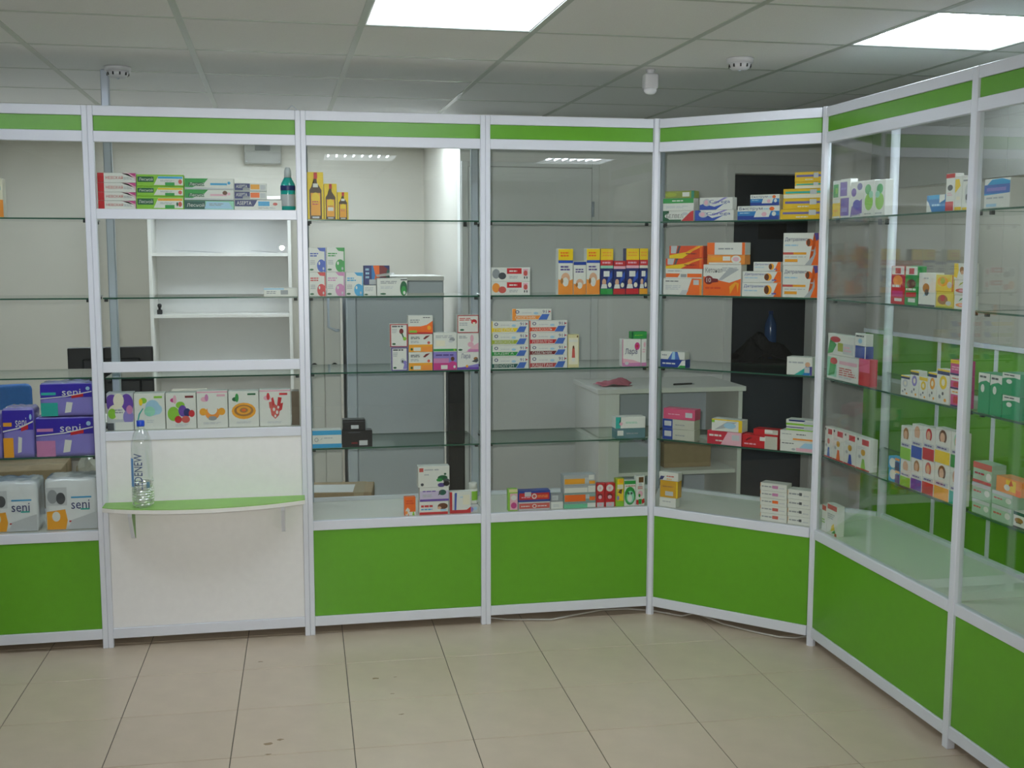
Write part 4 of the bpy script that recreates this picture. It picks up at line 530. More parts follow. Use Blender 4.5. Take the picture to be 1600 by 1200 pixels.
    ('medicine_box', 'E', 0.6263, 0.724, 0.5328, 0.5688, 0.02, 0.06, 'W;b .06 .4 .6 .7 1 H;r .5 .4 .62 .72 d;b .68 .3 .92 .55 1 g;r 0 .4 .02 .9 A', 'white tablet box with grey print, third of the stack of four by the post', 'white tablet boxes with grey print', 'box'),
    ('medicine_box', 'E', 0.6252, 0.724, 0.5694, 0.6054, 0.02, 0.06, 'W;b .06 .4 .6 .7 1 H;r .5 .4 .62 .72 d;b .68 .3 .92 .55 1 g;r 0 .4 .02 .9 A', 'white tablet box with grey print, second of the stack of four by the post', 'white tablet boxes with grey print', 'box'),
    ('medicine_box', 'E', 0.6241, 0.724, 0.606, 0.6459, 0.02, 0.06, 'W;b .06 .4 .6 .7 1 H;r .5 .4 .62 .72 d;b .68 .3 .92 .55 1 g;r 0 .4 .02 .9 A', 'white tablet box with grey print, topmost of the stack of four by the post', 'white tablet boxes with grey print', 'box'),
    ('medicine_box', 'F', 0.0246, 0.0884, 1.7635, 1.8368, 0.022, 0.032, 'Y;r 0 .8 1 1 W;b .15 .3 .85 .5 1 A;r .0 0 1 .1 W', 'yellow box beside the corner post, under a green and white one', None, 'box'),
    ('medicine_box', 'F', 0.0246, 0.0832, 1.8374, 1.9095, 0.022, 0.032, 'W;r .1 .1 .8 .8 G;r .4 .3 .7 .6 L', 'green and white box on a yellow one beside the corner post', None, 'box'),
    ('medicine_box', 'F', 0.0919, 0.1716, 1.7635, 1.8394, 0.022, 0.032, 'W;r 0 .1 .85 1 P;r .1 .3 .7 .5 V', 'violet and white box, lower of two next to the corner', None, 'box'),
    ('medicine_box', 'F', 0.0865, 0.1663, 1.84, 1.912, 0.022, 0.032, 'W;r 0 .1 .7 .85 P;b .1 .4 .6 .6 1 V', 'violet and white box, upper of two next to the corner', None, 'box'),
    ('medicine_box', 'F', 0.1725, 0.2724, 1.7635, 1.8964, 0.022, 0.032, 'W;q 0 .0 .9 .1 .9 .5 .5 .4 .1 .3 P;e .5 .35 .3 .14 P2;e .25 .7 .2 .12 P;e .7 .85 .2 .1 P4;b .1 .02 .9 .08 1 H', 'white box with a violet flower pattern', None, 'box'),
    ('medicine_box', 'F', 0.2748, 0.351, 1.7635, 1.8963, 0.022, 0.032, 'W;e .5 .4 .4 .24 L;e .4 .75 .3 .14 G;e .7 .6 .2 .1 m;b .1 .04 .9 .1 1 H', 'white box with green leaves, nearer the violet flowers', 'white boxes with green leaves', 'box'),
    ('medicine_box', 'F', 0.354, 0.4302, 1.7635, 1.8932, 0.022, 0.032, 'W;e .5 .4 .4 .24 L;e .5 .75 .3 .14 G;e .3 .6 .2 .1 m;b .1 .04 .9 .1 1 H', 'white box with green leaves, further from the violet flowers', 'white boxes with green leaves', 'box'),
    ('medicine_box', 'F', 0.7069, 0.8169, 1.7635, 1.8194, 0.022, 0.032, 'S2;q 0 0 .3 0 .1 .6 0 .7 W;r .1 .75 .9 1 S;q .7 .5 1 .7 1 1 .7 1 W;b .3 .3 .8 .5 1 l', 'small blue box on the top shelf beside tall cartons', None, 'box'),
    ('medicine_box', 'F', 0.8191, 0.8694, 1.7635, 1.8844, 0.022, 0.032, 'W;r 0 0 .9 .25 R;r 0 .88 1 1 R;e .5 .62 .3 .08 d;b .2 .4 .8 .5 2 p', 'tall white carton with red top and foot', None, 'box'),
    ('medicine_box', 'F', 0.8723, 0.9092, 1.7635, 1.8749, 0.022, 0.032, 'W;r 0 0 1 .1 Y;q 0 .5 .8 .7 .6 .9 0 .9 Y;q .2 .3 .8 .3 .8 .4 .2 .4 C', 'narrow white and yellow carton between two white ones', None, 'box'),
    ('medicine_box', 'F', 0.9121, 0.9669, 1.7635, 1.865, 0.022, 0.032, 'W;e .5 .5 .22 .3 g;e .5 .4 .14 .1 d;r .05 0 .95 .08 Y;r .1 .9 .9 .94 H', 'white carton with a grey capsule beside the post', None, 'box'),
    ('medicine_box', 'F', 0.4957, 0.5867, 1.4455, 1.5808, 0.022, 0.032, 'R;r .05 .78 .95 1 W;r .3 .8 .7 .95 R2;e .5 .62 .36 .14 O2;r .1 .2 .9 .35 M;b .1 .42 .9 .54 1 W;r .3 .08 .85 .16 W', 'red pouch box, first of the row on the second shelf', None, 'box'),
    ('medicine_box', 'F', 0.5897, 0.6726, 1.4455, 1.5807, 0.022, 0.032, 'G;r .05 .78 .95 1 W;r .3 .8 .7 .95 R2;e .5 .55 .36 .12 U;b .1 .36 .9 .46 1 W;q .1 .2 .9 .22 .9 .34 .1 .32 R;r .3 .08 .85 .18 W', 'green pouch box beside the red one', None, 'box'),
    ('medicine_box', 'F', 0.6788, 0.7821, 1.4455, 1.5597, 0.022, 0.032, 'W;r 0 0 1 .06 d;e .45 .55 .2 .14 U2;q .3 .3 .6 .36 .7 .42 .4 .4 l;e .5 .42 .12 .1 d;b .3 .8 .7 .88 1 g2', 'white box with a small dark emblem beside the green pouch box', None, 'box'),
    ('medicine_box', 'F', 0.7878, 0.8874, 1.4455, 1.4997, 0.022, 0.032, 'Y3;e .4 .5 .3 .3 U2;e .4 .6 .14 .2 R;e .75 .3 .16 .14 g;r 0 0 1 .1 L2', 'yellow box with a face, lower of two', None, 'box'),
    ('medicine_box', 'F', 0.7834, 0.8849, 1.5003, 1.5545, 0.022, 0.032, 'Y3;e .4 .6 .3 .3 A;e .4 .64 .14 .2 L2;e .8 .4 .14 .2 g;r .95 0 1 1 R', 'yellow box with a face, upper of two', None, 'box'),
    ('medicine_box', 'F', 0.895, 0.9803, 1.4455, 1.4911, 0.022, 0.032, 'W;e .5 .3 .4 .14 O2;q .3 .55 .5 .7 .7 .9 .4 .75 G;e .5 .3 .2 .08 p', 'white box with a leaf and red dish, lower of two', None, 'box'),
    ('medicine_box', 'F', 0.8913, 0.9766, 1.4917, 1.5394, 0.022, 0.032, 'W;e .5 .3 .4 .14 R2;q .3 .6 .5 .75 .7 .95 .4 .8 L2;e .5 .3 .2 .08 p', 'white box with a leaf and red dish, upper of two', None, 'box'),
    ('medicine_box', 'F', 0.8871, 0.976, 1.54, 1.5937, 0.022, 0.032, 'W;q 0 .2 .2 .1 .3 .6 .25 1 0 1 Y;q .6 0 1 0 1 1 .8 .4 B;e .5 .6 .14 .2 U2;e .52 .45 .1 .12 s', 'white box with a face and blue corner lying on the leaf boxes', None, 'box'),
    ('medicine_box', 'F', 0.0246, 0.2788, 1.1265, 1.2239, 0.022, 0.032, 'W;r 0 .1 .32 .9 m;q .05 .1 .25 .2 .3 .6 .1 .7 G;e .22 .75 .12 .14 R;r .4 .66 .96 .8 p;b .4 .2 .95 .55 4 R2;b .4 .1 .9 .2 1 g', 'wide white box with red columns of print, lower one', None, 'box'),
    ('medicine_box', 'F', 0.0246, 0.2376, 1.2245, 1.3069, 0.022, 0.032, 'W;q 0 0 .2 .1 .35 .5 .1 .8 G;e .3 .75 .2 .14 R;r .4 .2 .6 .6 L2;r .6 .1 1 .6 g;b .64 .2 .95 .5 2 p', 'white box with tomato print on the wide white box', None, 'box'),
    ('medicine_box', 'F', 0.2834, 0.3663, 1.1265, 1.2286, 0.022, 0.032, 'R;r 0 .5 1 1 M4', 'red end panel box behind the wide white box', None, 'box'),
    ('medicine_box', 'F', 0.2501, 0.3323, 1.2292, 1.2747, 0.022, 0.032, 'B2;r .9 0 1 1 W', 'dark blue small box on the red one', None, 'box'),
    ('medicine_box', 'F', 0.2467, 0.3269, 1.2753, 1.322, 0.022, 0.032, 'W;b .1 .7 .9 .9 1 d;e .5 .4 .2 .2 l', 'white and grey small box on the dark blue one', None, 'box'),
    ('medicine_box', 'F', 0.589, 0.6476, 1.1265, 1.197, 0.022, 0.032, 'W;e .5 .62 .3 .2 g;e .5 .62 .14 .1 C;r .0 .84 1 1 N;r .0 .94 1 1 Y;e .25 .2 .1 .06 H;e .7 .12 .1 .05 A;e .5 .3 .08 .05 d', 'white patterned cosmetic box with a dark lid band, first of five', 'white patterned cosmetic boxes', 'box'),
    ('medicine_box', 'F', 0.65, 0.7044, 1.1265, 1.2204, 0.022, 0.032, 'W;e .5 .62 .3 .2 V;e .5 .62 .14 .1 C;r .0 .84 1 1 d;r .0 .94 1 1 Y;e .25 .2 .1 .06 H;e .7 .12 .1 .05 A;e .5 .3 .08 .05 d', 'white patterned cosmetic box with a dark lid band, second of five', 'white patterned cosmetic boxes', 'box'),
    ('medicine_box', 'F', 0.7083, 0.7603, 1.1265, 1.2037, 0.022, 0.032, 'W;e .5 .62 .3 .2 Y;e .5 .62 .14 .1 C;r .0 .84 1 1 Y;r .0 .94 1 1 Y;e .25 .2 .1 .06 H;e .7 .12 .1 .05 A;e .5 .3 .08 .05 d', 'white patterned cosmetic box with a dark lid band, third of five', 'white patterned cosmetic boxes', 'box'),
    ('medicine_box', 'F', 0.7636, 0.8149, 1.1265, 1.2253, 0.022, 0.032, 'W;e .5 .62 .3 .2 A;e .5 .62 .14 .1 C;r .0 .84 1 1 N;r .0 .94 1 1 Y;e .25 .2 .1 .06 H;e .7 .12 .1 .05 A;e .5 .3 .08 .05 d', 'white patterned cosmetic box with a dark lid band, fourth of five', 'white patterned cosmetic boxes', 'box'),
    ('medicine_box', 'F', 0.8176, 0.8896, 1.1265, 1.2428, 0.022, 0.032, 'W;e .5 .62 .3 .2 Y;e .5 .62 .14 .1 C;r .0 .84 1 1 N;r .0 .94 1 1 Y;e .25 .2 .1 .06 H;e .7 .12 .1 .05 A;e .5 .3 .08 .05 d', 'white patterned cosmetic box with a dark lid band, fifth of five', 'white patterned cosmetic boxes', 'box'),
    ('medicine_box', 'F', 0.8988, 0.9815, 1.1265, 1.1841, 0.022, 0.032, 'M;r 0 .7 1 1 W;b .1 .78 .9 .92 1 A;r 0 0 1 .1 N;r .2 .2 .8 .6 R', 'magenta and white box, lowest of three by the post', None, 'box'),
    ('medicine_box', 'F', 0.8947, 0.9815, 1.1847, 1.2297, 0.022, 0.032, 'M;r 0 .6 1 1 W;b .1 .7 .9 .85 1 R2;r 0 0 1 .12 N;r .2 .2 .8 .5 R', 'magenta and white box, middle of three by the post', None, 'box'),
    ('medicine_box', 'F', 0.8908, 0.9807, 1.2303, 1.2805, 0.022, 0.032, 'M;r 0 .75 1 1 Y;r 0 0 1 .12 N;b .1 .3 .8 .6 2 p', 'magenta box with a yellow top, topmost of three by the post', None, 'box'),
    ('medicine_box', 'F', 0.0246, 0.0926, 0.8045, 0.9284, 0.022, 0.032, 'W;r .4 .78 .9 .95 R;e .1 .92 .06 .04 K;e .5 .55 .16 .1 R2;q .35 .05 .7 .05 .6 .35 .45 .35 B3;b .1 .62 .6 .72 2 g;r 0 0 1 .05 R;e .25 .4 .1 .05 g2', 'white box with a red square, first in the row of four from the corner', 'white boxes with red squares', 'box'),
    ('medicine_box', 'F', 0.0961, 0.1849, 0.8045, 0.9299, 0.022, 0.032, 'W;r .4 .78 .9 .95 R;e .1 .92 .06 .04 K;e .5 .55 .16 .1 A2;q .35 .05 .7 .05 .6 .35 .45 .35 O;b .1 .62 .6 .72 2 g;r 0 0 1 .05 R;e .25 .4 .1 .05 g2', 'white box with a red square, second in the row of four from the corner', 'white boxes with red squares', 'box'),
    ('medicine_box', 'F', 0.1886, 0.2838, 0.8045, 0.9297, 0.022, 0.032, 'W;r .4 .78 .9 .95 R;e .1 .92 .06 .04 K;e .5 .55 .16 .1 A2;q .35 .05 .7 .05 .6 .35 .45 .35 B;b .1 .62 .6 .72 2 g;r 0 0 1 .05 R;e .25 .4 .1 .05 g2', 'white box with a red square, third in the row of four from the corner', 'white boxes with red squares', 'box'),
    ('medicine_box', 'F', 0.288, 0.3909, 0.8045, 0.9293, 0.022, 0.032, 'W;r .4 .78 .9 .95 R;e .1 .92 .06 .04 K;e .5 .55 .16 .1 A2;q .35 .05 .7 .05 .6 .35 .45 .35 L;b .1 .62 .6 .72 2 g;r 0 0 1 .05 R;e .25 .4 .1 .05 g2', 'white box with a red square, fourth in the row of four from the corner', 'white boxes with red squares', 'box'),
    ('medicine_box', 'F', 0.6081, 0.6757, 0.8045, 0.8992, 0.022, 0.032, 'W;r 0 0 1 .36 L;r .05 .38 .95 .5 g;b .15 .4 .85 .48 1 P3;e .5 .76 .26 .2 s;e .48 .74 .16 .14 s;q .25 .5 .75 .5 .65 .62 .35 .62 W', 'hair dye box with a lime lower third, lower row, first of five', 'hair dye boxes with faces', 'box'),
    ('medicine_box', 'F', 0.6032, 0.6717, 0.8998, 1.019, 0.022, 0.032, 'W;r 0 0 1 .36 L;r .05 .38 .95 .5 g;b .15 .4 .85 .48 1 P3;e .5 .76 .26 .2 U2;e .48 .74 .16 .14 s;q .25 .5 .75 .5 .65 .62 .35 .62 W', 'hair dye box with a lime lower third, upper row, first of five', 'hair dye boxes with faces', 'box'),
    ('medicine_box', 'F', 0.6799, 0.7484, 0.8045, 0.9154, 0.022, 0.032, 'W;r 0 0 1 .36 P;r .05 .38 .95 .5 g;b .15 .4 .85 .48 1 P3;e .5 .76 .26 .2 U2;e .48 .74 .16 .14 s;q .25 .5 .75 .5 .65 .62 .35 .62 W', 'hair dye box with a violet lower third, lower row, second of five', 'hair dye boxes with faces', 'box'),
    ('medicine_box', 'F', 0.6751, 0.7435, 0.916, 1.0353, 0.022, 0.032, 'W;r 0 0 1 .36 B;r .05 .38 .95 .5 g;b .15 .4 .85 .48 1 P3;e .5 .76 .26 .2 s;e .48 .74 .16 .14 s;q .25 .5 .75 .5 .65 .62 .35 .62 W', 'hair dye box with a blue lower third, upper row, second of five', 'hair dye boxes with faces', 'box'),
    ('medicine_box', 'F', 0.7522, 0.8213, 0.8045, 0.9221, 0.022, 0.032, 'W;r 0 0 1 .36 R;r .05 .38 .95 .5 g;b .15 .4 .85 .48 1 P3;e .5 .76 .26 .2 R2;e .48 .74 .16 .14 s;q .25 .5 .75 .5 .65 .62 .35 .62 W', 'hair dye box with a red lower third, lower row, third of five', 'hair dye boxes with faces', 'box'),
    ('medicine_box', 'F', 0.7471, 0.818, 0.9227, 1.0377, 0.022, 0.032, 'W;r 0 0 1 .36 R;r .05 .38 .95 .5 g;b .15 .4 .85 .48 1 P3;e .5 .76 .26 .2 R;e .48 .74 .16 .14 s;q .25 .5 .75 .5 .65 .62 .35 .62 W', 'hair dye box with a red lower third, upper row, third of five', 'hair dye boxes with faces', 'box'),
    ('medicine_box', 'F', 0.8257, 0.9124, 0.8045, 0.9261, 0.022, 0.032, 'W;r 0 0 1 .36 A;r .05 .38 .95 .5 g;b .15 .4 .85 .48 1 P3;e .5 .76 .26 .2 U;e .48 .74 .16 .14 s;q .25 .5 .75 .5 .65 .62 .35 .62 W', 'hair dye box with a amber lower third, lower row, fourth of five', 'hair dye boxes with faces', 'box'),
    ('medicine_box', 'F', 0.8219, 0.9103, 0.9267, 1.0456, 0.022, 0.032, 'W;r 0 0 1 .36 Y;r .05 .38 .95 .5 g;b .15 .4 .85 .48 1 P3;e .5 .76 .26 .2 U;e .48 .74 .16 .14 s;q .25 .5 .75 .5 .65 .62 .35 .62 W', 'hair dye box with a yellow lower third, upper row, fourth of five', 'hair dye boxes with faces', 'box'),
    ('medicine_box', 'F', 0.9165, 0.9815, 0.8045, 0.9256, 0.022, 0.032, 'W;r 0 0 1 .36 T;r .05 .38 .95 .5 g;b .15 .4 .85 .48 1 P3;e .5 .76 .26 .2 s;e .48 .74 .16 .14 s;q .25 .5 .75 .5 .65 .62 .35 .62 W', 'hair dye box with a teal lower third, lower row, fifth of five', 'hair dye boxes with faces', 'box'),
    ('medicine_box', 'F', 0.916, 0.9775, 0.9262, 1.0448, 0.022, 0.032, 'W;r 0 0 1 .36 G;r .05 .38 .95 .5 g;b .15 .4 .85 .48 1 P3;e .5 .76 .26 .2 m;e .48 .74 .16 .14 s;q .25 .5 .75 .5 .65 .62 .35 .62 W', 'hair dye box with a green lower third, upper row, fifth of five', 'hair dye boxes with faces', 'box'),
    ('medicine_box', 'F', 0.5285, 0.6057, 0.8045, 0.8502, 0.022, 0.032, 'S;e .4 .6 .3 .4 W;r .6 0 1 .7 P3;r .6 .8 1 1 s', 'blue and white box, lower of two beside the hair dye boxes', None, 'box'),
    ('medicine_box', 'F', 0.525, 0.6023, 0.8508, 0.8952, 0.022, 0.032, 'S;e .4 .5 .3 .4 W;r .6 0 1 .7 N;r .6 .8 1 1 O2', 'blue and white box, upper of two beside the hair dye boxes', None, 'box'),
    ('medicine_box', 'F', 0.0246, 0.0634, 0.4975, 0.6048, 0.02, 0.032, 'W;r .05 .8 .95 1 R;b .1 .3 .8 .5 2 L', 'white box with a red top against the corner post, on the counter', None, 'box'),
    ('medicine_box', 'F', 0.0682, 0.1562, 0.4975, 0.6212, 0.02, 0.032, 'W;r .05 .82 .95 .98 R;q .4 .1 .8 .2 .7 .4 .5 .3 Y;q .5 .05 .9 .1 .8 .2 G;b .1 .5 .8 .7 3 g2;r .8 0 1 .1 R', 'white box with a red top and yellow blossom on the counter', None, 'box'),
    ('medicine_box', 'G', 0.025, 0.154, 1.7635, 1.8527, 0.022, 0.06, 'W;q 0 .7 .3 .98 .7 1 1 .9 1 .5 0 .45 S;r 0 .5 1 .8 B3;r .1 .58 .85 .7 V;b .1 .3 .8 .4 1 g2;r .1 .05 .5 .15 l', 'white and blue carton on the top shelf past the last post', None, 'box'),
    ('medicine_box', 'G', 0.0428, 0.1012, 1.1265, 1.254, 0.022, 0.06, 'G3;q 0 .75 1 .85 1 1 0 1 W;q 0 .72 .5 .84 1 .78 1 .86 .5 .92 0 .8 W;b .1 .86 .8 .95 1 d;e .4 .62 .16 .1 W', 'tall green and white box nearest the last post', 'green and white boxes', 'box'),
    ('medicine_box', 'G', 0.1043, 0.1626, 1.1265, 1.2538, 0.022, 0.06, 'G3;q 0 .75 1 .85 1 1 0 1 W;q 0 .72 .5 .84 1 .78 1 .86 .5 .92 0 .8 W;b .1 .86 .8 .95 1 d;e .4 .62 .16 .1 W', 'tall green and white box next to the shorter stack', 'green and white boxes', 'box'),
    ('medicine_box', 'G', 0.1687, 0.2518, 1.1265, 1.1982, 0.022, 0.06, 'G3;q 0 .75 1 .85 1 1 0 1 W;q 0 .72 .5 .84 1 .78 1 .86 .5 .92 0 .8 W;b .1 .86 .8 .95 1 d;e .4 .62 .16 .1 W', 'short green and white box, lower of two', 'green and white boxes', 'box'),
    ('medicine_box', 'G', 0.1629, 0.2491, 1.1988, 1.2665, 0.022, 0.06, 'G3;q 0 .75 1 .85 1 1 0 1 W;q 0 .72 .5 .84 1 .78 1 .86 .5 .92 0 .8 W;b .1 .86 .8 .95 1 d;e .4 .62 .16 .1 W', 'short green and white box, upper of two', 'green and white boxes', 'box'),
    ('medicine_box', 'G', 0.0382, 0.1302, 0.8045, 0.8505, 0.022, 0.05, 'm3;r 0 .75 1 1 g;b .1 .4 .6 .6 1 R2;e .82 .5 .14 .2 W', 'pale green flat box with red print, lowest of three', 'pale green flat boxes', 'box'),
    ('medicine_box', 'G', 0.0342, 0.1327, 0.8511, 0.903, 0.022, 0.05, 'm3;r 0 .75 1 1 g;b .1 .4 .6 .6 1 R2;e .82 .5 .14 .2 W', 'pale green flat box with red print, middle of three', 'pale green flat boxes', 'box'),
    ('medicine_box', 'G', 0.0362, 0.1344, 0.9036, 0.9695, 0.022, 0.05, 'm3;r 0 .7 1 1 R2;r 0 0 1 .15 R2;b .1 .4 .7 .55 1 R;e .85 .4 .14 .2 W', 'pale green flat box with red stripes, topmost of three', 'pale green flat boxes', 'box'),
    ('medicine_box', 'G', 0.1414, 0.239, 0.8045, 0.855, 0.022, 0.05, 'm3;r 0 .75 1 1 g;b .1 .4 .6 .6 1 R2;e .82 .5 .14 .2 W', 'pale green flat box with red print, lower of a pair further along', 'pale green flat boxes pair', 'box'),
    ('medicine_box', 'G', 0.1407, 0.2412, 0.8556, 0.8982, 0.022, 0.05, 'm3;r 0 .75 1 1 g;b .1 .4 .6 .6 1 R2;e .82 .5 .14 .2 W', 'pale green flat box with red print, upper of a pair further along', 'pale green flat boxes pair', 'box'),
    ('medicine_box', 'G', 0.1577, 0.2796, 0.8988, 0.9468, 0.022, 0.05, 'O2;r .4 .2 .8 .9 Y;q .5 .5 .6 .95 .7 .6 O3;e .45 .4 .12 .2 W;r .8 0 1 .4 O', 'orange and yellow box lying on pale green flat boxes', 'pale green flat boxes pair', 'box'),
    ('medicine_box', 'G', 0.2505, 0.3176, 0.8045, 0.8556, 0.022, 0.05, 'W;r 0 .0 1 .14 d;r 0 .8 1 1 D2;e .4 .5 .3 .16 U2;b .2 .3 .7 .4 1 K', 'white and black box at the picture edge on the fourth shelf', None, 'box'),
]
# ------------------------------------------------------------------ packaged goods
PAL = dict(A='f0a52a', A2='d6a01c', B='2a50b4', B2='24439a', B3='4a70c0', C='efe8d2', C2='e2d7a4', C3='c6c6b8', D='14603a', D2='1f5a52', G='2e9a46', G2='6fc49a', G3='1f9a66', H='9a9ea2', K='1c1c20',
           L='8cc63c', L2='a8b43a', L3='8f9a3c', M='c83c86', M2='cf86b6', M3='a03a6a', M4='dc5a80', N='232f6e', O='ee6a1c', O2='f0953c', O3='d8481c', P='6a46a8', P2='3626a8', P3='5a4a92', P4='6c66a8',
           R='c4242c', R2='cc5a52', R3='c83044', S='3aa4d8', S2='2a7ec0', T='2fb0a4', T2='5c8088', T3='1f8a70', U='6a3f28', U2='a8743c', U3='6e5f4c', U4='4a3420', V='8f84cc', V2='d2c4e0', W='e6e6e0', Y='f0cc1e', Y2='e6bc1c', Y3='e6d050',
           d='50545a', g='c9ccd0', g2='b2b6ba', l='a8d0e8', m='9ad8bc', m2='8ea8a4', m3='a8c8ae', p='eab4c4', r='7a1f26', r2='b0484a', s='e0b090')
def ink(k): return mat('print_' + k, PAL[k], .34, noise=.02, nscale=60, spec=.4)
_txt = {}
def text_mesh(s):
    if s in _txt: return _txt[s]
    cu = bpy.data.curves.new('lettering', 'FONT'); cu.body = s; cu.resolution_u = 2
    ob = bpy.data.objects.new('lettering', cu); COL.objects.link(ob)
    bpy.context.view_layer.update()
    ev = ob.evaluated_get(bpy.context.evaluated_depsgraph_get()); me = ev.to_mesh()
    V = [(v.co.x, v.co.y) for v in me.vertices]; F = [tuple(p.vertices) for p in me.polygons]
    ev.to_mesh_clear(); bpy.data.objects.remove(ob); bpy.data.curves.remove(cu)
    x0, x1 = min(v[0] for v in V), max(v[0] for v in V); y0, y1 = min(v[1] for v in V), max(v[1] for v in V)
    _txt[s] = ([((x - x0) / (x1 - x0), (y - y0) / (y1 - y0)) for x, y in V], F)
    return _txt[s]
def print_mesh(spec, w, h, parent, y=0.0):
    """flat print on a package front: w by h metres, origin at the bottom centre"""
    prims = spec.split(';')[1:]
    if not prims: return
    bm = bmesh.new(); ms = []; idx = {}
    off = .0002
    for pr in prims:
        tk = pr.split(); c = tk[0]
        col = tk[5] if c in 'ret' else tk[6] if c == 'b' else tk[-1]
        if col not in idx: idx[col] = len(ms); ms.append(ink(col))
        mi = idx[col]; off += .00011
        P = lambda a, b: bm.verts.new(((min(max(a, .004), .996) - .5) * w, y - off, min(max(b, .006), .994) * h))
        polys = []
        if c == 'r':
            x0, y0, x1, y1 = map(float, tk[1:5]); polys = [[(x0, y0), (x1, y0), (x1, y1), (x0, y1)]]
        elif c == 'b':
            x0, y0, x1, y1 = map(float, tk[1:5]); n = int(tk[5])
            rs = random.Random(pr + spec[:9])
            for k in range(n):
                a = y0 + (y1 - y0) * (k + .2) / n; b = y0 + (y1 - y0) * (k + .75) / n; x = x0
                xe = x1 - (x1 - x0) * rs.uniform(0, .25)
                while x < xe - .01:
                    l = (x1 - x0) * rs.uniform(.16, .4); polys.append([(x, a), (min(x + l, xe), a), (min(x + l, xe), b), (x, b)]); x += l + (x1 - x0) * .05
        elif c == 'e':
            cx, cy, rx, ry = map(float, tk[1:5]); polys = [[(cx + rx * math.cos(2 * PI * k / 16), cy + ry * math.sin(2 * PI * k / 16)) for k in range(16)]]
        elif c == 'q':
            v = list(map(float, tk[1:-1])); polys = [list(zip(v[0::2], v[1::2]))]
            q = polys[0]; ar = sum(q[i][0] * q[(i + 1) % len(q)][1] - q[(i + 1) % len(q)][0] * q[i][1] for i in range(len(q)))
            if ar < 0: polys = [q[::-1]]
        elif c == 't':
            x0, y0, x1, y1 = map(float, tk[1:5]); V, F = text_mesh(' '.join(tk[6:]))
            vv = [P(x0 + (x1 - x0) * a, y0 + (y1 - y0) * b) for a, b in V]
            for f in F:
                try: bm.faces.new([vv[i] for i in f]).material_index = mi
                except ValueError: pass
        for q in polys:
            f = bm.faces.new([P(a, b) for a, b in q]); f.material_index = mi
    bmesh.ops.triangulate(bm, faces=[f for f in bm.faces if len(f.verts) > 4])
    return mesh_obj('front_print', bm, ms, parent)
def unit_point(k, x, y, z=0.0):
    a = ANG[k]; n = NODE[UI[k]]
    return (n[0] + x * math.cos(a) - y * math.sin(a), n[1] + x * math.sin(a) + y * math.cos(a), z)
def place(o, k, x, y, z): o.location = unit_point(k, x, y, z); o.rotation_euler = (0, 0, ANG[k]); return o
def carton(w, d, h, m, bev=.0012):
    bm = bmesh.new(); bx(bm, -w / 2, w / 2, 0, d, 0, h, min(bev, h * .08, w * .08)); return bm
def soft_pack(w, d, h, m, name):
    bm = bmesh.new(); bx(bm, -w / 2, w / 2, 0, d, 0, h)
    bmesh.ops.subdivide_edges(bm, edges=bm.edges[:], cuts=9, use_grid_fill=True)
    rs = random.Random(int(w * 1e5) + int(h * 1e4))
    e = .016
    for v in bm.verts:
        x, y, z = v.co
        cx = max(-w / 2 + e, min(w / 2 - e, x)); cyy = max(e, min(d - e, y)); cz = max(e * .3, min(h - e, z))
        dv = Vector((x - cx, y - cyy, z - cz))
        if dv.length > 1e-6 and (abs(dv.x) > 1e-6) + (abs(dv.y) > 1e-6) + (abs(dv.z) > 1e-6) > 1: dv = dv.normalized() * e if z > h * .1 else dv * .8
        v.co = Vector((cx, cyy, cz)) + dv
        if z > h * .9 and y > d * .05: v.co.z += rs.uniform(-.006, .001)
        if abs(x) > w * .49 and z < h * .9: v.co.x *= 1 - rs.uniform(0, .02)
    return mesh_obj(name, bm, m, None, True)
M_FILM = mat('pack_film', 'eceff2', .16, noise=.05, nscale=20, bump=.4, coat=.6)
M_PURP = mat('pack_purple', '8f86d4', .2, noise=.05, nscale=20, bump=.25, coat=.5)
ITEM = []
for (name, k, u0, u1, z0, z1, sb, dep, spec, label, grp, cat) in ITEMS:
    w_, h_ = u1 - u0, z1 - z0
    base = spec.split(';')[0]
    if name == 'pad_pack':
        o = soft_pack(w_, dep, h_, M_FILM if base == 'W' else M_PURP, name)
    else:
        o = mesh_obj(name, carton(w_, dep, h_, None), ink(base))
    place(o, k, (u0 + u1) / 2, sb, z0)
    print_mesh(spec if name != 'pad_pack' else spec, w_ * (.96 if name == 'pad_pack' else 1), h_ * (.95 if name == 'pad_pack' else 1), o, -.0006 if name == 'pad_pack' else 0)
    if name == 'open_medicine_box':
        bm = bmesh.new(); v = bx(bm, -w_ / 2, w_ * .1, 0, .045, h_ + .001, h_ + .002)
        bmesh.ops.rotate(bm, verts=v, cent=(0, 0, h_), matrix=Matrix.Rotation(math.radians(-7), 3, 'Y') @ Matrix.Rotation(math.radians(10), 3, 'X'))
        bmesh.ops.translate(bm, verts=v, vec=(0, 0, .012)); mesh_obj('lid_flap', bm, ink('W'), o)
    tag(o, label, cat, grp); ITEM.append(o)
# mouthwash bottle in the service cabinet
mw = place(tag(empty('mouthwash_bottle'), 'turquoise mouthwash bottle standing beside the white post', 'bottle'), 'B', .768, .06, 1.7995)
M_MW = mat('mouthwash', '1fb0a8', .12, noise=.02, coat=.6)
lathe('body', [(.026, 0), (.030, .006), (.030, .095), (.028, .11), (.018, .128), (.015, .135)], M_MW, mw, 28, 1, .62)
lathe('cap', [(.0145, .135), (.0145, .16), (.011, .172), (.009, .176)], mat('cap_grey', 'd2d8dc', .3), mw, 20)
lathe('label_band', [(.0306, .082), (.0306, .102)], ink('N'), mw, 28, 1, .62, caps=False)
lathe('label_paper', [(.0306, .018), (.0306, .066)], ink('g'), mw, 28, 1, .62, caps=False)
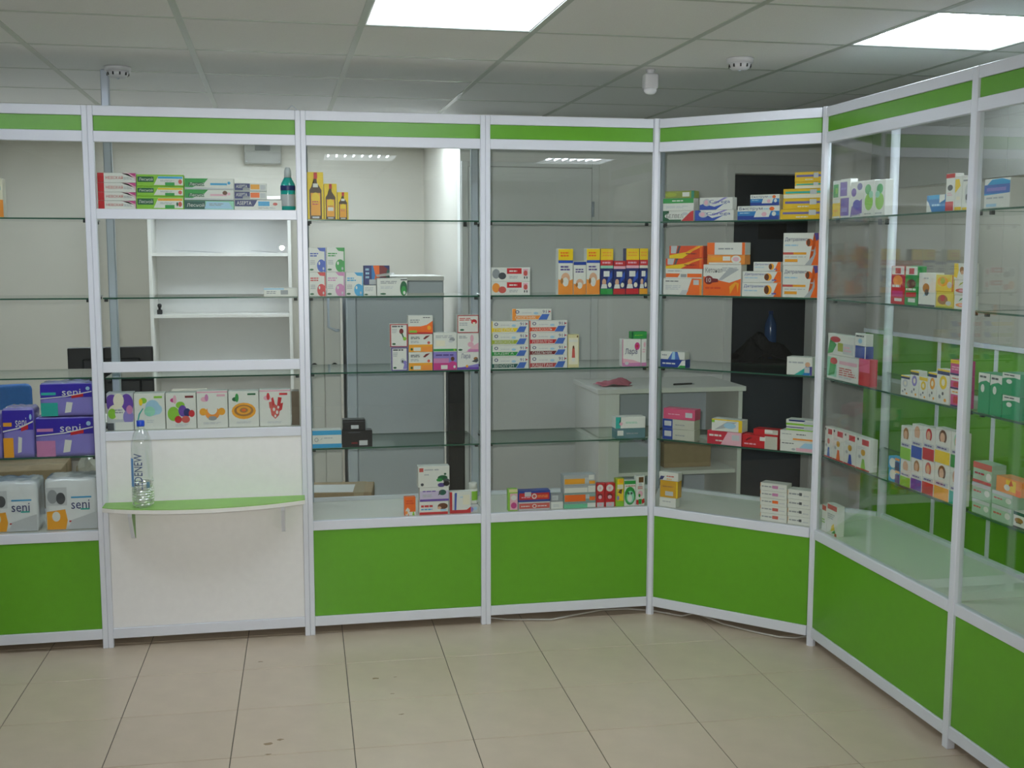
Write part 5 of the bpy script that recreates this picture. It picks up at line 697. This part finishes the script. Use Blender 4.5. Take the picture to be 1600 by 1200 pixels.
# jar standing at the end of the counter
jr = place(tag(empty('pill_jar'), 'white pill jar with a green label beside the post', 'jar'), 'C', .715, .05, .5345)
lathe('body', [(.019, 0), (.0205, .004), (.0205, .06), (.017, .066)], ink('W'), jr, 24)
lathe('lid', [(.0185, .066), (.0185, .088), (.0165, .092)], ink('W'), jr, 24)
bm = bmesh.new(); q = [(.0208 * math.cos(a), .0208 * math.sin(a)) for a in [-2.0 + .17 * i for i in range(12)]]
for (a, b), (c, d) in zip(q, q[1:]): bm.faces.new([bm.verts.new(p) for p in ((a, b, .016), (c, d, .016), (c, d, .056), (a, b, .056))])
mesh_obj('label_paper', bm, ink('L'), jr)
jb = mesh_obj('medicine_box', carton(.04, .05, .0365, None), ink('g')); place(jb, 'C', .713, .024, .4975)
print_mesh('g;e .3 .4 .2 .3 V;e .7 .5 .2 .2 l', .04, .0365, jb); tag(jb, 'small pale box under the white pill jar', 'box')
# water bottle on the serving ledge
wbp = empty('water_bottle', (-.585, 4.672, .6135)); tag(wbp, 'clear plastic water bottle with a blue cap on the green ledge', 'bottle')
M_PET = glass('bottle_plastic', 'fcfefd', 2.6, .05)
prof = [(.006, .012), (.018, .004), (.030, 0), (.038, .006), (.0415, .02)]
for i in range(7):
    z = .03 + .013 * i; prof += [(.0418, z), (.0402, z + .0055)]
prof += [(.0418, .125), (.0418, .235), (.041, .255), (.0375, .275), (.031, .293), (.022, .31), (.0148, .32), (.0142, .327)]
bb = lathe('bottle_body', prof, M_PET, wbp, 32)
for v in bb.data.vertices:
    k_ = .1 if v.co.z < .12 else .012
    q_ = 1 + k_ * math.sin(9 * math.atan2(v.co.y, v.co.x) + 190 * v.co.z) * random.uniform(.3, 1)
    v.co.x *= q_; v.co.y *= q_; v.co.z += random.uniform(-.002, .002) if .01 < v.co.z < .12 else 0
for p_ in bb.data.polygons: p_.use_smooth = p_.center.z > .13
cbp = []
for i in range(9): cbp += [(.0424, .012 + .0105 * i), (.0405, .0172 + .0105 * i)]
cr = lathe('glint_sleeve', cbp, glass('glint_plastic', 'ffffff', 8.0, .3), wbp, 26, wob=.03, caps=False, smooth=False)  # added sleeve, its boosted reflection imitates flash glints on the lower ribs
lathe('neck_ring', [(.0165, .321), (.0165, .3245)], M_PET, wbp, 24)
lathe('cap', [(.0152, .326), (.0155, .329), (.0155, .346), (.0145, .348)], mat('cap_blue', '1c48c0', .35, noise=.03), wbp, 24)
# printed label: a clear sleeve with a blue strip and vertical lettering
def wrap(name, pts2, faces, m, parent, r):
    """pts2: (angle, z)"""
    bm = bmesh.new(); vv = [bm.verts.new((r * math.cos(a), r * math.sin(a), z)) for a, z in pts2]
    for f in faces:
        try: bm.faces.new([vv[i] for i in f])
        except ValueError: pass
    return mesh_obj(name, bm, m, parent)
def arc(a0, a1, z0, z1, n=8):
    P = []; F = []
    for i in range(n + 1):
        a = a0 + (a1 - a0) * i / n; P += [(a, z0), (a, z1)]
    for i in range(n): F.append((2 * i, 2 * i + 2, 2 * i + 3, 2 * i + 1))
    return P, F
c0 = math.radians(-98)
wrap('label_strip', *arc(c0 - 1.15, c0 - .62, .085, .2), mat('label_blue', '5f93c8', .35, noise=.03), wbp, .0424)
wrap('label_patch', *arc(c0 + .62, c0 + .95, .08, .105), mat('label_steel', '5f8098', .35), wbp, .0424)
V, F = text_mesh('LEDENEW')
wrap('lettering', [(c0 - .12 - .5 * (b - .5) * 1.6, .075 + .145 * a) for a, b in V], F, mat('label_ink', '3a4a7a', .4), wbp, .0426)
# ------------------------------------------------------------------ behind the cabinets
# open bookcase against the back wall
bc = tag(empty('bookcase', (-.4275, 7.78, 0)), 'tall white open bookcase against the back wall', 'bookcase')
for x in (-.4595, .4375): box('side_panel', x, x + .022, 0, .3, 0, 2.004, M_WOODW, bc, .001)
box('back_panel', -.4374, .4374, .29, .3, 0, 1.98, mat('bookcase_back', 'ececea', .6, noise=.02), bc)
for z in (.06, .42, .8, 1.198, 1.604, 1.98): box('bookcase_shelf', -.4374, .4374, .002, .288, z, z + .022, M_WOODW, bc, .001)
M_PAPER = mat('document_grey', '7f8088', .7, noise=.1, nscale=30)
def papers(x, y, z, w, label):
    t = tag(empty('document_folder', (x, y, z)), label, 'folder')
    for i in range(3):
        bm = bmesh.new(); n = 8
        a = [bm.verts.new((w * (s / n - .5), -.1 + .004 * i, .0012 + .006 * i + .004 * math.sin(3 * s / n + i))) for s in range(n + 1)]
        b = [bm.verts.new((w * (s / n - .5) + .01, .11, .0012 + .006 * i + .004 * math.sin(3 * s / n + i + .4))) for s in range(n + 1)]
        for s in range(n): bm.faces.new((a[s], a[s + 1], b[s + 1], b[s]))
        bmesh.ops.solidify(bm, geom=bm.faces[:], thickness=.003); mesh_obj('sheet', bm, M_PAPER, t)
papers(-.59, 7.92, 1.6265, .32, 'flat grey document folder lying on the upper bookcase shelf'); papers(-.15, 7.92, 1.6265, .18, 'smaller grey folder beside another on the bookcase shelf')
st = tag(empty('rubber_stamp', (-.835, 7.86, 1.2205)), 'small black rubber stamp at the edge of the bookcase shelf', 'stamp')
bm = bmesh.new(); bx(bm, -.016, .016, -.016, .016, 0, .03, .003); mesh_obj('base', bm, M_BLACK, st)
lathe('handle', [(.009, .03), (.008, .04), (.013, .05), (.014, .062), (.008, .07)], M_BLACK, st, 14)
# ventilation box on the back wall
vb = tag(empty('wall_box', (-.144, 8.1, 2.29)), 'grey rectangular wall box high on the back wall', 'wall box')
M_WB = mat('wall_box_grey', 'a6a69e', .5, noise=.03)
box('casing', -.125, .125, -.06, -.001, -.06, .09, M_WB, vb, .004); box('cover_plate', -.12, .12, -.064, -.0605, -.055, .02, mat('wall_box_plate', '94948c', .4, noise=.03), vb, .001)
box('dark_inset', -.05, .05, -.068, -.0645, .03, .07, mat('inset_grey', '6e706c', .5), vb, .002)
for x in (-.11, .11): lathe('screw', [(.004, -.002), (.006, .002)], M_ALU, vb, 10, loc=(x, -.066, -.045))
# staff desk with monitor, blue chair and cartons
dk = tag(empty('staff_desk', (-1.2, 6.15, 0)), 'pale office desk behind the pad pack cabinet', 'desk')
box('desk_top', -.68, .6, -.3, .35, .72, .745, M_WOODW, dk, .002)
for x in (-.66, .56): box('leg_panel', x, x + .022, -.28, .33, 0, .72, M_WOODW, dk, .001)
box('modesty_panel', -.638, .56, .3, .316, .25, .7, M_WOODW, dk, .001)
mo = tag(empty('computer_monitor', (-.88, 6.02, .7455), .08), 'black computer monitor on the staff desk behind the white post', 'monitor')
bm = bmesh.new(); bx(bm, -.21, .2, -.02, .02, .12, .405, .006, seg=2); mesh_obj('screen_housing', bm, M_BLACK, mo)
bm = bmesh.new(); bx(bm, -.14, .14, -.045, -.0205, .17, .35, .01, seg=2); mesh_obj('back_bulge', bm, M_BLACK, mo)
box('stand_neck', -.03, .03, .0, .019, .012, .12, M_BLACK, mo, .003); lathe('stand_foot', [(.11, 0), (.11, .006), (.09, .012)], M_BLACK, mo, 24, 1, .8)
pr = tag(empty('desk_printer', (-.55, 5.98, .7455)), 'beige desktop printer beside the monitor', 'printer')
M_BEI = mat('printer_beige', 'c8c2ae', .5, noise=.03)
bm = bmesh.new(); bx(bm, -.08, .16, -.12, .14, 0, .16, .012, seg=2); mesh_obj('body', bm, M_BEI, pr)
box('paper_tray', -.05, .13, .03, .13, .161, .175, M_BEI, pr, .003); box('slot', -.05, .13, -.123, -.1205, .05, .075, M_BLACK, pr)
ch = tag(empty('office_chair', (-1.42, 5.72, 0), .3), 'blue office chair with grey arms at the picture edge', 'chair')
M_BLUE = mat('chair_blue', '2f6cb4', .7, noise=.08, nscale=60, bump=.1)
bm = bmesh.new(); bx(bm, -.21, .21, -.03, .03, .62, 1.0, .028, seg=3); mesh_obj('backrest', bm, M_BLUE, ch, True)
bm = bmesh.new(); bx(bm, -.22, .22, .02, .44, .43, .5, .03, seg=3); mesh_obj('seat', bm, M_BLUE, ch, True)
lathe('gas_lift', [(.028, .1), (.028, .43)], M_ALU, ch, 14, loc=(0, .23, 0))
box('back_bar', -.03, .03, -.045, -.031, .44, .75, M_BLACK, ch, .003)
for k in range(5):
    a = 2 * PI * k / 5
    tube('foot_spoke', [(0, .23, .1), (.26 * math.cos(a), .23 + .26 * math.sin(a), .07)], .017, M_BLACK, ch); lathe('caster', [(.02, 0), (.026, .02), (.02, .055)], M_BLACK, ch, 12, loc=(.26 * math.cos(a), .23 + .26 * math.sin(a), 0))
for s in (-1, 1): tube('armrest', [(s * .23, .32, .47), (s * .25, .3, .68), (s * .25, .08, .7), (s * .23, .02, .66)], .016, mat('arm_grey', '9aa0a4', .4), ch)
def open_carton(name, loc, rz, w, d, h, label, tape=True):
    t = tag(empty(name, loc, rz), label, 'carton')
    bm = bmesh.new(); bx(bm, -w / 2, w / 2, -d / 2, d / 2, 0, h, .003); mesh_obj('carton_body', bm, M_CARD, t)
    box('packing_tape', -w / 2 - .0006, w / 2 + .0006, -.025, .025, h * .8, h + .0006, mat('tape', 'b8a684', .25), t)
    return t
open_carton('carton', (-1.27, 5.46, 0), .05, .5, .34, .66, 'brown carton standing behind the white pad packs')
bg = tag(empty('plastic_bag', (-.855, 5.46, 0)), 'crumpled clear plastic bag stuffed on a box behind the pad packs', 'bag')
bm = bmesh.new(); bmesh.ops.create_icosphere(bm, subdivisions=3, radius=1)
for v in bm.verts: v.co = Vector((v.co.x * .13, v.co.y * .1, .6 + v.co.z * .11)) * 1 + Vector((random.uniform(-.012, .012), random.uniform(-.012, .012), random.uniform(-.012, .012)))
mesh_obj('bag_film', bm, mat('bag_film', 'c4c2b4', .2, noise=.1, coat=.6), bg)
box('inner_carton', -.12, .12, -.1, .1, 0, .55, M_CARD, bg, .003)
# grey steel cabinet
gc = tag(empty('steel_cabinet', (.6, 6.23, 0)), 'grey ribbed steel cabinet with papers on its white top', 'cabinet')
M_STEEL = mat('steel_grey', 'cad2d8', .5, noise=.02, nscale=20); M_RIB = mat('steel_ribbed', 'cad2d8', .5, noise=.03, nscale=300, bump=.3); M_STEEL2 = mat('steel_pale', 'd2dce6', .5, noise=.02)
box('carcass', -.285, .25, .02, .5, 0, 1.475, M_STEEL, gc, .004)
box('front_panel', -.232, .245, .004, .0195, .04, 1.47, M_RIB, gc, .003)
box('edge_panel', -.285, -.235, .0, .0195, 0, 1.475, M_STEEL2, gc, .003); box('cover_board', -.1, .25, .0, .5, 1.4755, 1.5, M_WOODW, gc, .002)
# white cupboard beside it
wc = tag(empty('white_cupboard', (.15, 6.35, 0)), 'cream cupboard with a grey pull handle beside the steel cabinet', 'cupboard')
box('carcass', -.05, .135, .02, .42, 0, 1.42, M_WOODW, wc, .002)
for a, b in ((-.048, .043), (.046, .133)):
    d_ = box('cupboard_door', a, b, .0, .0195, .06, 1.415, M_WOODW, wc, .002)
tube('pull_handle', [(.07, -.002, 1.40), (.07, -.03, 1.40), (.07, -.03, 1.22), (.11, -.03, 1.2), (.125, -.002, 1.2)], .008, M_STEEL2, wc)
for x in (-.01, .1): lathe('knob', [(.012, 0), (.016, .012), (.006, .02)], M_BLACK, wc, 12, loc=(x, -.012, 1.0))
bt_ = tag(empty('black_case', (.93, 5.98, 0)), 'tall narrow black case beside the steel cabinet', 'case')
box('shell', -.1, -.012, -.04, .06, 0, 1.0, M_BLACK, bt_, .006); box('lid', -.1, -.012, -.04, .06, 1.001, 1.02, M_BLACK, bt_, .004)
# long carton with label
lc = tag(empty('labelled_carton', (.22, 5.45, 0), -.12), 'long cardboard box with a white label strip lying behind the counter', 'carton')
bm = bmesh.new(); bx(bm, -.3, .17, -.13, .13, 0, .5, .004); mesh_obj('carton_body', bm, M_CARD, lc)
box('label_sheet', -.28, .08, -.12, .06, .5003, .501, mat('label_white', 'e2e2de', .6, noise=.03), lc); box('packing_tape', .085, .13, -.1307, .1307, .42, .5007, mat('tape', 'b8a684', .25), lc)
# white desk with shelves behind the corner
wd = tag(empty('white_desk', (1.93, 5.5, 0)), 'white open fronted desk with an inner shelf behind the corner', 'desk')
box('desk_top', -.40, .40, 0, .5, .915, .94, M_WOODW, wd, .002)
for a, b in ((-.39, -.28), (.362, .385)): box('side_panel', a, b, .01, .49, 0, .914, M_WOODW, wd, .002)
box('inner_shelf', -.279, .361, .03, .47, .48, .5, M_WOODW, wd, .001); box('back_panel', -.279, .361, .472, .488, .0, .914, M_STEEL2, wd)
box('bottom_board', -.279, .361, .03, .47, .04, .06, M_WOODW, wd, .001)
def cloth(name, loc, col, label, cat, sx, sy, sz):
    bm = bmesh.new(); bmesh.ops.create_grid(bm, x_segments=14, y_segments=14, size=1)
    rs = random.Random(label)
    ph = [rs.uniform(0, 6) for _ in range(6)]
    for v in bm.verts:
        x, y = v.co.x, v.co.y; r = math.hypot(x, y)
        h = max(0, 1 - r * r * .7) * (.55 + .3 * math.sin(4 * x + ph[0]) * math.cos(3 * y + ph[1]) + .2 * math.sin(7 * x + 5 * y + ph[2]))
        v.co = Vector((x * sx * (1 + .15 * math.sin(5 * y + ph[3])), y * sy, max(0, h) * sz + .003))
    bmesh.ops.solidify(bm, geom=bm.faces[:], thickness=-.002)
    o = mesh_obj(name, bm, mat(name + '_fabric', col, .85, noise=.1, nscale=40, bump=.2), None, True); o.location = loc
    tag(o, label, cat); return o
cloth('cleaning_cloth', (1.66, 5.66, .9405), 'c0707e', 'crumpled pink cloth lying on the white desk', 'cloth', .085, .06, .045)
pn = tag(empty('pen', (2.03, 5.62, .945), .2), 'dark pen lying on the white desk', 'pen')
tube('barrel', [(-.06, 0, 0), (.05, 0, 0)], .0045, M_BLACK, pn); tube('tip', [(.0502, 0, 0), (.064, 0, -.001)], .0022, M_ALU, pn)
open_carton('brown_package', (2.06, 5.72, .5005), .0, .26, .2, .13, 'brown parcel on the inner shelf of the white desk')
# dark doorway contents
dc = tag(empty('dark_locker', (2.86, 7.12, 0)), 'dark grey two door locker inside the dark doorway', 'locker')
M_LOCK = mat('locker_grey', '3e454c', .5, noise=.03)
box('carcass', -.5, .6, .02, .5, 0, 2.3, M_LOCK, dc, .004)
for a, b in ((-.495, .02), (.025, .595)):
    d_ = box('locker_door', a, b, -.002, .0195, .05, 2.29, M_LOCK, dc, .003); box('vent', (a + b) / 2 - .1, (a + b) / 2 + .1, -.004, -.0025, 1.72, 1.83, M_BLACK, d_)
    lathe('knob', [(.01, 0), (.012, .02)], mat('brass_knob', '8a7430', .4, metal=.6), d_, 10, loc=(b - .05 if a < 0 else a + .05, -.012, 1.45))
dt = tag(empty('dark_table', (2.88, 6.68, 0)), 'dark low counter standing inside the dark doorway', 'counter')
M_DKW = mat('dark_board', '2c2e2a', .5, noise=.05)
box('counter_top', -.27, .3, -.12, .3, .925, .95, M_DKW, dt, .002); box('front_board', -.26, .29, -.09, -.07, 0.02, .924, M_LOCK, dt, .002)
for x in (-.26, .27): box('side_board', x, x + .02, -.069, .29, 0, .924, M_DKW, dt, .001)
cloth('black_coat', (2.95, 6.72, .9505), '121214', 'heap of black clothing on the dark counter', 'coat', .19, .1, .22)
wb2 = tag(empty('blue_bottle', (3.08, 6.9, .9505)), 'dim blue water bottle standing behind the black clothing', 'bottle')
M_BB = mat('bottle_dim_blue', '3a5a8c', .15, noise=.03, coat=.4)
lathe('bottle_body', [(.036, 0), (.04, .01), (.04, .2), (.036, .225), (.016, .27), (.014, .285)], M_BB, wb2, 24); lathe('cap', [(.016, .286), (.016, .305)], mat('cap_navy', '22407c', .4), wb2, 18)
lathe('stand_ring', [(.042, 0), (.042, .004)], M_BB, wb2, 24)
# cable lying under the cabinets
cb = tag(tube('power_cable', [(.5, 4.95, .006), (.7, 4.9, .006), (.84, 4.85, .006), (.93, 4.80, .006), (1.12, 4.762, .006), (1.24, 4.80, .008), (1.38, 4.85, .007), (1.50, 4.845, .006), (1.60, 4.80, .006), (1.71, 4.70, .006), (1.76, 4.685, .02), (1.80, 4.64, .016), (1.85, 4.56, .006), (1.90, 4.49, .006), (1.95, 4.425, .006), (2.02, 4.352, .006), (2.08, 4.33, .006), (2.16, 4.34, .006), (2.3, 4.4, .006)], .0042, mat('cable_grey', 'b8b6ac', .5, noise=.04)), 'thin grey cable trailing along the floor under the corner cabinet', 'cable')
# bent wire left on top of the cabinets
tag(tube('bent_wire', [(-.03, 4.9, 2.203), (.005, 4.9, 2.203), (.035, 4.9, 2.235), (.075, 4.9, 2.2025), (.1, 4.9, 2.2025)], .0022, M_STEEL), 'thin bent wire lying on top of the service cabinet edge', 'wire')
